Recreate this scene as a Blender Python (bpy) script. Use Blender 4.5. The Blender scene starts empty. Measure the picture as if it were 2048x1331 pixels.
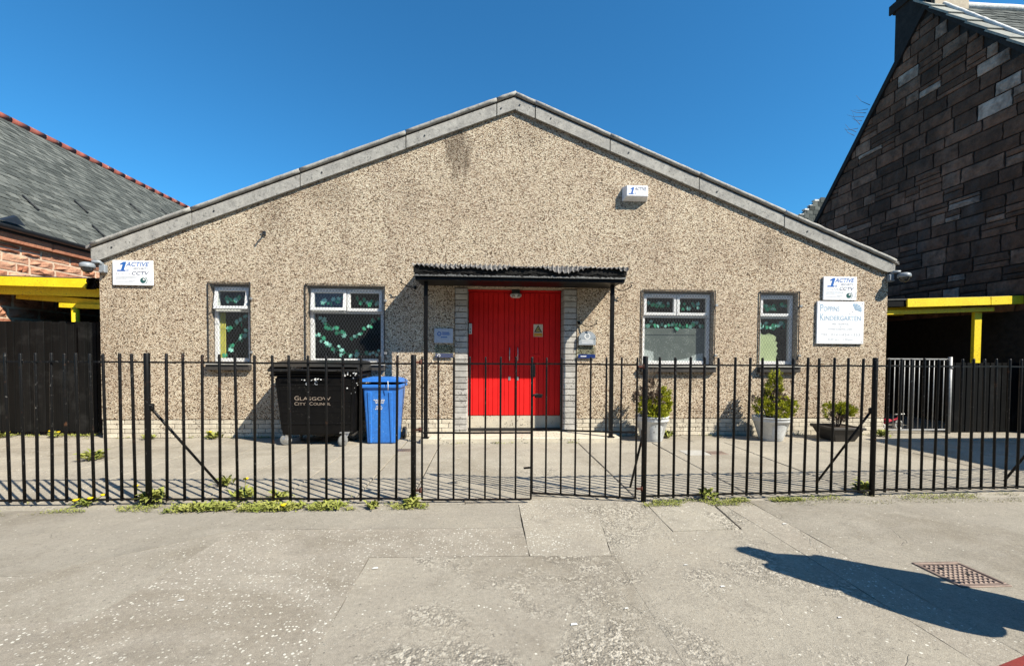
import bpy, bmesh, math, random
from mathutils import Vector, Matrix, noise
from mathutils.geometry import tessellate_polygon
random.seed(7)
S = bpy.context.scene
COL = S.collection

# ---------------------------------------------------------------- camera
cam = bpy.data.cameras.new('camera')
co = bpy.data.objects.new('camera', cam)
COL.objects.link(co)
yaw, pitch, roll = -.0595, -.0258, -.0063
fw = Vector((-math.sin(yaw)*math.cos(pitch), math.cos(yaw)*math.cos(pitch), math.sin(pitch)))
rt0 = Vector((math.cos(yaw), math.sin(yaw), 0))
up0 = rt0.cross(fw)
rt = rt0*math.cos(roll) - up0*math.sin(roll)
up = up0*math.cos(roll) + rt0*math.sin(roll)
mr = Matrix((rt, up, -fw)).transposed()
co.matrix_world = Matrix.Translation((-.485, -7.56, 1.4)) @ mr.to_4x4()
cam.sensor_width = 36
cam.lens = 36*880/2048
cam.shift_y = 67.2/2048
cam.clip_start = .02
cam.clip_end = 900
S.camera = co

# ---------------------------------------------------------------- sky, sun, exposure
TRAVEL = Vector((-.837, .655, -1.0)).normalized()
ELEV = math.asin(-TRAVEL.z)
world = bpy.data.worlds.new('World')
S.world = world
world.use_nodes = True
wn = world.node_tree.nodes
bgn = wn['Background']
sky = wn.new('ShaderNodeTexSky')
sky.sky_type = 'NISHITA'
sky.sun_disc = False
sky.sun_elevation = ELEV
sky.sun_rotation = math.atan2(-TRAVEL.x, -TRAVEL.y)
sky.altitude = 0
sky.air_density = 1.0
sky.dust_density = .25
sky.ozone_density = 3.0
tint = wn.new('ShaderNodeMix'); tint.data_type = 'RGBA'; tint.blend_type = 'MULTIPLY'
tint.inputs[0].default_value = 1; tint.inputs[7].default_value = (.42, 1.30, 1.72, 1)   # the deep polarised blue of the photographed sky
world.node_tree.links.new(sky.outputs[0], tint.inputs[6])
world.node_tree.links.new(tint.outputs[2], bgn.inputs[0])
bgn.inputs[1].default_value = .056
sun = bpy.data.lights.new('sun', 'SUN')
so = bpy.data.objects.new('sun', sun)
COL.objects.link(so)
so.rotation_euler = TRAVEL.to_track_quat('-Z', 'Y').to_euler()
sun.energy = 5.0
sun.angle = math.radians(.5)
sun.color = (1, .935, .80)
S.view_settings.view_transform = 'Standard'
S.view_settings.look = 'None'
S.view_settings.gamma = 1
S.view_settings.exposure = .90
S.view_settings.use_curve_mapping = False
S.render.engine = 'CYCLES'
S.cycles.max_bounces = 6
S.cycles.diffuse_bounces = 1
S.cycles.transparent_max_bounces = 12

# ---------------------------------------------------------------- material helpers
class NT:
    def __init__(s, name):
        s.m = bpy.data.materials.new(name); s.m.use_nodes = True
        s.t = s.m.node_tree; s.b = s.t.nodes['Principled BSDF']
        s.pos = s.t.nodes.new('ShaderNodeNewGeometry').outputs['Position']
    def put(s, inp, v):
        if isinstance(v, bpy.types.NodeSocket): s.t.links.new(v, inp)
        elif isinstance(v, (tuple, list)) and len(v) == 3 and inp.type == 'RGBA': inp.default_value = (*v, 1)
        else: inp.default_value = v
    def noise(s, sc, det=5, rough=.6, vec=None, out='Fac', dist=0):
        n = s.t.nodes.new('ShaderNodeTexNoise'); s.put(n.inputs['Vector'], vec or s.pos)
        n.inputs['Scale'].default_value = sc; n.inputs['Detail'].default_value = det
        n.inputs['Roughness'].default_value = rough; n.inputs['Distortion'].default_value = dist
        return n.outputs[out]
    def voro(s, sc, feature='F1', vec=None, out='Distance', rnd=1):
        n = s.t.nodes.new('ShaderNodeTexVoronoi'); n.feature = feature
        s.put(n.inputs['Vector'], vec or s.pos); n.inputs['Scale'].default_value = sc
        n.inputs['Randomness'].default_value = rnd
        return n.outputs[out]
    def math(s, op, a, b=None, c=None, clamp=False):
        n = s.t.nodes.new('ShaderNodeMath'); n.operation = op; n.use_clamp = clamp
        for i, v in enumerate((a, b, c)):
            if v is not None: s.put(n.inputs[i], v)
        return n.outputs[0]
    def rng(s, v, a, b, c=0, d=1):
        n = s.t.nodes.new('ShaderNodeMapRange'); s.put(n.inputs[0], v)
        for i, x in enumerate((a, b, c, d)): n.inputs[i+1].default_value = x
        return n.outputs[0]
    def mix(s, f, a, b, mode='MIX'):
        n = s.t.nodes.new('ShaderNodeMix'); n.data_type = 'RGBA'; n.blend_type = mode
        s.put(n.inputs[0], f); s.put(n.inputs[6], a); s.put(n.inputs[7], b)
        return n.outputs[2]
    def ramp(s, v, stops, interp='LINEAR'):
        n = s.t.nodes.new('ShaderNodeValToRGB'); s.put(n.inputs[0], v); r = n.color_ramp; r.interpolation = interp
        while len(r.elements) < len(stops): r.elements.new(.5)
        for e, (p, c) in zip(r.elements, stops): e.position = p; e.color = (*c, 1)
        return n.outputs[0]
    def sep(s, v):
        n = s.t.nodes.new('ShaderNodeSeparateXYZ'); s.put(n.inputs[0], v); return n.outputs
    def scale(s, v, k):
        n = s.t.nodes.new('ShaderNodeMapping'); s.put(n.inputs['Vector'], v); n.inputs['Scale'].default_value = k
        return n.outputs[0]
    def rand(s): return s.t.nodes.new('ShaderNodeObjectInfo').outputs['Random']
    def island(s): return s.t.nodes.new('ShaderNodeNewGeometry').outputs['Random Per Island']
    def bump(s, h, strength=.5, dist=.01, nrm=None):
        n = s.t.nodes.new('ShaderNodeBump'); s.put(n.inputs['Height'], h)
        n.inputs['Strength'].default_value = strength; n.inputs['Distance'].default_value = dist
        if nrm: s.put(n.inputs['Normal'], nrm)
        s.put(s.b.inputs['Normal'], n.outputs[0]); return n.outputs[0]
    def done(s, col=None, rough=.8, spec=.3, metal=0):
        if col is not None: s.put(s.b.inputs['Base Color'], col)
        s.put(s.b.inputs['Roughness'], rough); s.put(s.b.inputs['Metallic'], metal)
        s.put(s.b.inputs['Specular IOR Level'], spec)
        return s.m

def M(name, c1, c2=None, sc=6, rough=.8, spec=.3, metal=0, bump=0, bsc=60, bd=.01, rnd=0, lo=.35, hi=.65, spots=None, ssc=40, sth=.3):
    n = NT(name)
    c2 = c2 or tuple(x*.75 for x in c1)
    c = n.mix(n.rng(n.noise(sc), lo, hi), c1, c2)
    c = n.mix(1.0, c, n.ramp(n.noise(sc*9, 4), [(.3, (.84,)*3), (.7, (1.12,)*3)]), 'MULTIPLY')
    if spots:
        d = n.voro(ssc); msk = n.math('MULTIPLY', n.math('LESS_THAN', d, sth), n.math('GREATER_THAN', n.noise(ssc*.13), .52))
        c = n.mix(msk, c, spots)
    if rnd:
        c = n.mix(1.0, c, n.ramp(n.rand(), [(0, (1-rnd,)*3), (1, (1+rnd,)*3)]), 'MULTIPLY')
    if bump: n.bump(n.noise(bsc, 4), bump, bd)
    return n.done(c, rough, spec, metal)

def roughcast_mat():
    n = NT('roughcast')
    x, y, z = n.sep(n.pos)
    wob = n.mix(.012, n.pos, n.noise(70, 2, out='Color'), 'ADD')
    cellc = n.voro(70, vec=wob, out='Color'); d = n.voro(70, vec=wob)
    r = n.sep(cellc)
    c = n.ramp(r[0], [(0, (.05, .034, .022)), (.12, (.15, .10, .062)), (.22, (.46, .37, .262)), (.5, (.61, .51, .385)), (.8, (.70, .62, .495)), (1, (.80, .73, .57))])
    c = n.mix(n.math('MULTIPLY', n.math('GREATER_THAN', r[1], .86), .5), c, (.42, .27, .19))
    # matrix between the pebbles
    c = n.mix(n.rng(d, .55, .82), c, (.12, .085, .056))
    c = n.mix(n.rng(x, -2, 6.5, .05, .22), c, n.mix(1.0, c, (1.0, .86, .78), 'MULTIPLY'))
    big = n.noise(.7, 5, .7)
    c = n.mix(1.0, c, n.ramp(big, [(.3, (.84, .80, .78)), (.7, (1.05, 1.05, 1.03))]), 'MULTIPLY')
    # rain stains running down
    st = n.noise(1.0, 5, .7, vec=n.scale(n.pos, (2.6, 1, .35)))
    c = n.mix(n.rng(st, .52, .75, 0, .5), c, n.mix(1.0, c, (.55, .5, .5), 'MULTIPLY'))
    def blot(cx, cz, rx, rz, k):
        global _
        dx = n.math('DIVIDE', n.math('SUBTRACT', x, cx), rx); dz = n.math('DIVIDE', n.math('SUBTRACT', z, cz), rz)
        q = n.math('ADD', n.math('MULTIPLY', dx, dx), n.math('MULTIPLY', dz, dz))
        q = n.math('ADD', q, n.math('MULTIPLY', n.math('SUBTRACT', n.noise(5, 6, .75, vec=n.scale(n.pos, (1.6, 1, .55))), .5), 4.5))
        return n.rng(q, .2, 1.2, k, 0)
    for b in ((-.98, 4.85, .24, .55, .8), (-4.0, 3.75, .35, .5, .3), (-1.75, 4.0, .2, .4, .2), (4.5, 3.3, .3, .4, .3), (-6.5, 1.2, .3, 1.4, .2), (5.6, 1.3, .5, .25, .2), (2.0, 3.9, .25, .3, .2), (-3.1, 4.1, .5, .3, .3), (.2, 5.2, .5, .25, .25), (-4.7, 1.0, .35, .25, .3), (-2.8, 1.0, .6, .2, .25), (2.9, .98, .6, .22, .3), (4.7, .98, .35, .22, .3), (0, .45, 9, .12, .22)):
        c = n.mix(blot(*b), c, n.mix(1.0, c, (.38, .36, .35), 'MULTIPLY'))
    h = n.math('SUBTRACT', 1, n.math('MINIMUM', n.math('MULTIPLY', d, 1.25), 1))
    h = n.math('ADD', h, n.math('MULTIPLY', r[2], .5))
    n.bump(h, .85, .011)
    return n.done(c, .9, .2)

def asphalt_mat(name, c1, c2, fleck=0.0, worn=0.0, crack=0.0, seed=0.0):
    n = NT(name)
    sp = n.t.nodes.new('ShaderNodeVectorMath'); sp.operation = 'ADD'; n.put(sp.inputs[0], n.pos); sp.inputs[1].default_value = (seed, seed*1.7, 0)
    p = sp.outputs[0]
    c = n.mix(n.rng(n.noise(1.3, 6, .65, vec=p), .35, .65), c1, c2)
    c = n.mix(n.rng(n.noise(4.5, 6, .7, vec=p), .5, .72, 0, .5), c, tuple(k*1.22 for k in c1))
    c = n.mix(n.rng(n.noise(3.1, 6, .7, vec=p), .3, .44, .38, 0), c, tuple(k*.6 for k in c2))
    g = n.noise(230, 3, .7, vec=p)
    c = n.mix(1.0, c, n.ramp(g, [(.3, (.62,)*3), (.7, (1.3,)*3)]), 'MULTIPLY')
    g2 = n.noise(34, 6, .8, vec=p)
    c = n.mix(1.0, c, n.ramp(g2, [(.3, (.80, .79, .78)), (.7, (1.14, 1.14, 1.13))]), 'MULTIPLY')
    stn = n.noise(.55, 6, .72, vec=p, dist=.8)
    c = n.mix(1.0, c, n.ramp(stn, [(.34, (.80, .78, .75)), (.5, (1, 1, 1)), (.68, (1.10, 1.09, 1.07))]), 'MULTIPLY')
    h = n.math('ADD', n.math('MULTIPLY', g, .5), n.math('MULTIPLY', g2, 1.2))
    d = n.voro(58, vec=p); cc = n.sep(n.voro(58, vec=p, out='Color'))
    if fleck:
        m = n.math('MULTIPLY', n.math('LESS_THAN', d, n.math('MULTIPLY', cc[0], .42)), n.math('GREATER_THAN', cc[1], 1-fleck))
        m = n.math('MULTIPLY', m, n.rng(n.noise(1.6, 5, .7, vec=p), .34, .52))
        c = n.mix(m, c, n.mix(cc[2], (.64, .61, .53), (.42, .39, .33)))
    m2 = n.math('MULTIPLY', n.math('LESS_THAN', d, .3), n.math('GREATER_THAN', cc[2], .975))
    c = n.mix(n.math('MULTIPLY', m2, .6), c, (.10, .09, .075))
    if worn:
        wm = n.rng(n.noise(1.15, 7, .72, vec=p, dist=.5), .58-.10*worn, .66-.04*worn)
        dv = n.voro(74, vec=n.mix(.02, p, n.noise(40, 2, vec=p, out='Color'), 'ADD'))
        c = n.mix(n.math('MULTIPLY', wm, n.rng(dv, .35, .7, 0, .75)), c, tuple(k*.48 for k in c2))
        c = n.mix(n.math('MULTIPLY', wm, n.math('GREATER_THAN', cc[0], .72)), c, tuple(min(.5, k*1.35) for k in c1))
        h = n.math('ADD', h, n.math('MULTIPLY', wm, n.math('SUBTRACT', 1.2, n.math('MULTIPLY', dv, 1.6))))
    if crack:
        wv = n.mix(.16, p, n.noise(3.5, 4, vec=p, out='Color'), 'ADD')
        e = n.voro(.95, 'DISTANCE_TO_EDGE', vec=wv)
        cm = n.math('MULTIPLY', n.rng(e, .0, .0035, 1, 0), n.rng(n.noise(1.1, 3, vec=p), .52, .62))
        e2 = n.voro(3.2, 'DISTANCE_TO_EDGE', vec=wv)
        cm2 = n.math('MULTIPLY', n.rng(e2, .0, .008, 1, 0), n.rng(n.noise(.8, 3, vec=p), .57, .66))
        cm = n.math('MAXIMUM', cm, cm2)
        c = n.mix(n.math('MULTIPLY', cm, .5*crack), c, (.08, .07, .06))
        h = n.math('SUBTRACT', h, n.math('MULTIPLY', cm, .7))
    n.bump(h, .8, .006)
    return n.done(c, .92, .2)

def glass_mat():
    n = NT('window_glass'); t = n.t
    tr = t.nodes.new('ShaderNodeBsdfTransparent'); tr.inputs[0].default_value = (.86, .9, .88, 1)
    gl = t.nodes.new('ShaderNodeBsdfGlossy'); gl.inputs['Roughness'].default_value = .02
    fr = t.nodes.new('ShaderNodeFresnel'); fr.inputs[0].default_value = 1.38
    mx = t.nodes.new('ShaderNodeMixShader')
    ge = t.nodes.new('ShaderNodeNewGeometry'); fc = n.mix(ge.outputs['Backfacing'], fr.outputs[0], (.09, .09, .09))
    t.links.new(fc, mx.inputs[0]); t.links.new(tr.outputs[0], mx.inputs[1]); t.links.new(gl.outputs[0], mx.inputs[2])
    t.links.new(mx.outputs[0], t.nodes['Material Output'].inputs['Surface'])
    return n.m

def board_mat(name, c1, c2, rough=.7, spec=.3, rnd=.25):
    n = NT(name)
    g = n.noise(1, 5, .65, vec=n.scale(n.pos, (60, 60, 2.2)))
    c = n.mix(n.rng(g, .35, .7), c1, c2)
    c = n.mix(n.rng(n.noise(2.5, 5, .7), .55, .75, 0, .6), c, tuple(min(1, k*2.2+.01) for k in c2))
    c = n.mix(1.0, c, n.ramp(n.rand(), [(0, (1-rnd,)*3), (1, (1+rnd,)*3)]), 'MULTIPLY')
    n.bump(g, .3, .004)
    return n.done(c, rough, spec)

def stone_mat(name, stops, dirt, mossy=0, bump=.6, isl=False):
    n = NT(name)
    c = n.ramp(n.island() if isl else n.rand(), stops)
    c = n.mix(n.rng(n.noise(5, 6, .7), .42, .68, 0, .7), c, dirt)
    c = n.mix(n.rng(n.noise(.9, 6, .7, vec=n.scale(n.pos, (1, 1, .6))), .46, .66, 0, .75 if mossy else 0), c, dirt)
    c = n.mix(1.0, c, n.ramp(n.noise(40, 4, .7), [(.3, (.75,)*3), (.7, (1.22,)*3)]), 'MULTIPLY')
    if mossy:
        c = n.mix(n.rng(n.noise(1.1, 5, .7, vec=n.scale(n.pos, (1, 1, .5))), .55, .75, 0, mossy), c, (.16, .16, .15))
    n.bump(n.math('ADD', n.noise(14, 6, .7), n.math('MULTIPLY', n.noise(3, 4), 1.5)), bump, .03)
    return n.done(c, .92, .15)

def black_paint(name, base=.012, rust=.35):
    n = NT(name)
    r = n.rng(n.noise(9, 6, .8), .60, .68, 0, rust)
    c = n.mix(r, (base, base, base*1.08), (.11, .05, .026))
    c = n.mix(n.math('MULTIPLY', n.math('GREATER_THAN', n.noise(45, 4, .7), .66), .6), c, (.20, .19, .18))
    n.bump(n.noise(90, 3), .25, .002)
    return n.done(c, .45, .2)

def door_red():
    n = NT('red_door_paint')
    c = n.mix(n.rng(n.noise(3, 5), .4, .7), (.70, .016, .015), (.58, .012, .012))
    c = n.mix(n.rng(n.noise(14, 6, .75), .70, .78, 0, .5), c, (.35, .03, .02))
    n.bump(n.noise(1, 4, vec=n.scale(n.pos, (90, 90, 5))), .15, .002)
    return n.done(c, .5, .15)

mROUGH = roughcast_mat()
mBRICKP = M('painted_brick', (.60, .54, .43), (.48, .42, .33), 9, .85, bump=.5, bsc=50, rnd=.14, spots=(.16, .12, .09), ssc=30)
mBRICKJ = M('grey_painted_brick', (.44, .42, .385), (.32, .30, .275), 9, .8, bump=.5, bsc=50, rnd=.16, spots=(.13, .11, .1), ssc=30)
mMORTAR = M('mortar', (.30, .26, .21), (.20, .17, .14), 12, .95, bump=.6, bsc=80)
def cement_mat():
    n = NT('weathered_cement')
    c = n.mix(n.rng(n.noise(7, 6, .75), .3, .7), (.46, .44, .40), (.25, .24, .225))
    c = n.mix(n.math('MULTIPLY', n.math('GREATER_THAN', n.noise(26, 5, .75), .60), .7), c, (.085, .085, .08))
    c = n.mix(n.math('MULTIPLY', n.math('GREATER_THAN', n.noise(31, 5, .75, vec=n.scale(n.pos, (1, 1, -1))), .63), .6), c, (.55, .54, .49))
    c = n.mix(1.0, c, n.ramp(n.noise(150, 3, .7), [(.35, (.6,)*3), (.65, (1.25,)*3)]), 'MULTIPLY')
    n.bump(n.noise(90, 4), .5, .006)
    return n.done(c, .93, .15)
mCEM = cement_mat()
mUPVC = M('white_frame', (.80, .80, .80), (.74, .74, .73), 5, .35, .4)
mGLASS = glass_mat()
mGALV = M('galvanised_wire', (.20, .20, .205), (.14, .14, .145), 30, .5, .4, metal=.4)
mSILL = M('sill_concrete', (.42, .40, .36), (.28, .27, .25), 10, .9, bump=.4)
mBLACKSILL = M('sill_paint_and_shade', (.03, .028, .027), (.05, .045, .04), 10, .7)  # black paint that also carries the shade under the sills
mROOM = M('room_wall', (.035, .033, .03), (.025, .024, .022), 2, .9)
mDOOR = door_red()
mSTEP = M('step_concrete', (.56, .50, .39), (.46, .41, .33), 7, .9, bump=.4, bsc=90, spots=(.22, .19, .15), ssc=26)
mRAIL = black_paint('railing_black_paint', .005, .7)
mPOST = black_paint('canopy_black_paint', .004, .1)
mFELT = M('torn_black_felt', (.004, .004, .004), (.008, .0075, .007), 20, .9, bump=.8, bsc=50, bd=.02)
mASBEST = M('corrugated_cement', (.30, .28, .265), (.16, .15, .145), 14, .95, bump=.5, bsc=70, spots=(.07, .065, .06), ssc=22, sth=.4)
mLEAD = M('lead_flashing', (.13, .13, .13), (.02, .02, .02), 38, .6, .4, bump=.6, bsc=40)
mSIGN = M('white_sign_board', (.83, .84, .86), (.78, .79, .82), 3, .35, .4)
mBLUE = M('sign_blue_print', (.02, .12, .40), (.02, .10, .36), 9, .5)
mNAVY = M('sign_navy_print', (.02, .03, .10), (.02, .03, .09), 9, .5)
mPALEBLUE = M('sign_faded_blue_print', (.26, .38, .50), (.34, .45, .56), 22, .5)
mGREYP = M('sign_grey_print', (.42, .44, .48), (.5, .52, .55), 22, .5)
mTEAL = M('sign_teal_print', (.02, .10, .09), (.02, .08, .08), 9, .5)
mPLASTW = M('grey_white_plastic', (.62, .62, .60), (.5, .5, .48), 5, .45, .4)
mPLASTD = M('dark_plastic', (.02, .02, .022), (.03, .03, .03), 8, .3, .5)
mCAMG = M('camera_grey_plastic', (.24, .26, .28), (.2, .22, .24), 8, .4, .45)
mBIN = M('black_bin_plastic', (.004, .004, .0045), (.007, .0065, .0065), 6, .42, .12, bump=.15, bsc=120, spots=(.06, .055, .05), ssc=34, sth=.14)
mBINLID = M('bin_lid_plastic', (.009, .009, .0095), (.02, .019, .018), 6, .45, .3, spots=(.16, .14, .11), ssc=40, sth=.15)
mBLUEBIN = M('blue_bin_plastic', (.025, .14, .48), (.03, .17, .54), 3, .40, .45, spots=(.25, .38, .65), ssc=23, sth=.12)
mSTEEL = M('castor_steel', (.5, .5, .5), (.35, .34, .33), 12, .4, .5, metal=.7)
mTYRE = M('castor_tyre', (.22, .22, .21), (.14, .14, .135), 9, .7)
mBINTXT = M('bin_print', (.30, .235, .185), (.24, .19, .15), 14, .6)
mWHITEP = M('white_print', (.75, .75, .74), (.6, .6, .6), 20, .6)
mYEL = M('yellow_painted_timber', (.80, .60, .018), (.74, .53, .012), 4, .55, .35, bump=.25, bsc=35, spots=(.4, .28, .03), ssc=26, sth=.22)
mSHROOF = M('shelter_roof_felt', (.05, .05, .05), (.08, .08, .075), 8, .95, bump=.5)
mBLKBOARD = board_mat('black_stained_boards', (.005, .0052, .0056), (.010, .0098, .0095), .6, .06, .3)
mSILVER = M('galvanised_tube', (.36, .36, .36), (.27, .27, .27), 20, .5, .4, metal=.3)
mGUTTER = M('gutter_black', (.012, .014, .018), (.02, .022, .026), 9, .35, .5)
mREDSTONE = stone_mat('red_sandstone', [(0, (.30, .125, .075)), (.5, (.42, .20, .12)), (1, (.52, .30, .20))], (.27, .10, .06))
mREDMORT = M('red_wall_mortar', (.60, .46, .34), (.50, .37, .27), 10, .95, bump=.5)
mDARKSTONE = stone_mat('sooty_sandstone', [(0, (.09, .050, .033)), (.4, (.165, .088, .056)), (.8, (.25, .13, .082)), (.94, (.32, .20, .14)), (1, (.55, .42, .34))], (.040, .026, .019), .3, 1.0)
mDARKSTONEJ = stone_mat('sooty_sandstone_joined', [(0, (.10, .055, .036)), (.35, (.20, .105, .066)), (.7, (.33, .165, .10)), (1, (.42, .25, .17))], (.040, .026, .019), .3, 1.0, True)
mDARKMORT = M('sooty_mortar', (.016, .014, .013), (.028, .024, .022), 10, .95, bump=.5)
SLST = [(0, (.045, .049, .045)), (.5, (.088, .094, .086)), (1, (.15, .155, .14))]
mSLATE = stone_mat('grey_slate', SLST, (.07, .075, .068), 0, .3)
mSLATEJ = stone_mat('grey_slate_joined', SLST, (.07, .075, .068), 0, .3, True)
mSLATEBULK = M('grey_slate_bulk', (.12, .13, .122), (.06, .066, .063), 9, .85, bump=.4, bsc=30)
mRIDGER = M('red_ridge_tile', (.30, .085, .06), (.20, .06, .045), 6, .85, rnd=.12, spots=(.5, .42, .33), ssc=9, sth=.2)
mSKEW = M('pale_skew_stone', (.30, .30, .265), (.2, .2, .18), 8, .9, bump=.4, rnd=.15)
mWHITEM = M('white_ridge_mortar', (.70, .69, .66), (.5, .49, .46), 12, .8, bump=.4, bsc=40)
mCHIMR = M('chimney_render', (.50, .42, .31), (.40, .33, .25), 8, .9, bump=.4)
mSOIL = M('pot_soil', (.05, .035, .025), (.03, .022, .016), 20, .95, bump=.8)
mPOTW = M('pale_pot', (.60, .61, .61), (.48, .49, .49), 4, .5, .4, spots=(.2, .19, .18), ssc=14, sth=.18)
mPOTB = M('black_pot', (.025, .023, .022), (.04, .036, .033), 7, .5, .4)
mGREEN = M('conifer_green', (.44, .42, .022), (.20, .24, .016), 22, .7, .2)
mDEAD = M('conifer_dead', (.20, .145, .10), (.12, .085, .065), 18, .85, .1)
mTWIG = M('twig_bark', (.13, .095, .07), (.08, .06, .045), 18, .9)
mWEED = M('weed_green', (.17, .20, .035), (.30, .30, .08), 9, .75, .2)
mMOSS = M('dry_moss', (.24, .23, .10), (.17, .15, .075), 10, .95)
mFLOW = M('dandelion_yellow', (.82, .62, .01), (.75, .5, .008), 40, .7)
mIVY1 = M('paper_ivy_dark', (.05, .38, .22), (.035, .28, .16), 30, .7)
mIVY2 = M('paper_ivy_pale', (.34, .70, .62), (.27, .60, .53), 30, .7)
mIRON = M('cover_iron', (.25, .185, .15), (.16, .115, .095), 9, .62, .45, metal=.25, bump=.3, bsc=80)
mREDIRON = M('red_painted_iron', (.22, .035, .028), (.17, .03, .024), 5, .5, .4, bump=.2)
aBASE = asphalt_mat('asphalt_old', (0.317, 0.286, 0.237), (0.281, 0.252, 0.208), .3, .0, .5, 3)
aFLECK = asphalt_mat('asphalt_flecked', (0.324, 0.290, 0.240), (0.288, 0.256, 0.212), .7, .0, .2, 1)
aFLECK2 = asphalt_mat('asphalt_densely_flecked', (0.329, 0.296, 0.244), (0.292, 0.261, 0.217), .95, .0, .1, 5)
aSMOOTH = asphalt_mat('asphalt_smooth', (0.302, 0.273, 0.227), (0.271, 0.244, 0.203), .04, .0, .8, 7)
aWORN = asphalt_mat('asphalt_worn', (0.329, 0.297, 0.245), (0.290, 0.259, 0.214), .1, 1.0, .7, 2)
aCONC = asphalt_mat('concrete_patch', (0.363, 0.329, 0.271), (0.302, 0.271, 0.223), .25, .35, .3, 11)
aSLAB = asphalt_mat('yard_slab_concrete', (0.351, 0.317, 0.261), (0.290, 0.260, 0.215), .08, .0, .3, 13)
aPATH = asphalt_mat('path_concrete', (0.363, 0.329, 0.272), (0.309, 0.278, 0.230), .12, .1, .3, 17)
mGROUND = asphalt_mat('ground_dark', (.16, .143, .118), (.11, .098, .08), .0, .0, 0, 4)
mROAD = asphalt_mat('road_asphalt', (.07, .068, .065), (.05, .049, .047), .1, .0, .4, 21)

# ---------------------------------------------------------------- object helpers
WL = {}
def wl(o): return WL.get(o.name, Vector((0, 0, 0))) if o else Vector((0, 0, 0))
def tag(o, label=None, cat=None, group=None, kind=None):
    if label: o['label'] = label
    if cat: o['category'] = cat
    if group: o['group'] = group
    if kind: o['kind'] = kind
    return o
def root(name, loc, label=None, cat=None, group=None):
    o = bpy.data.objects.new(name, None); COL.objects.link(o); o.location = loc; o.empty_display_size = .1
    WL[o.name] = Vector(loc)
    return tag(o, label, cat, group)
def link(name, me, parent=None, loc=None, kind=None):
    o = bpy.data.objects.new(name, me); COL.objects.link(o)
    if parent: o.parent = parent
    WL[o.name] = wl(parent).copy()
    if loc is not None:
        o.location = Vector(loc) - wl(parent); WL[o.name] = Vector(loc)
    if kind: o['kind'] = kind
    return o

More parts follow.
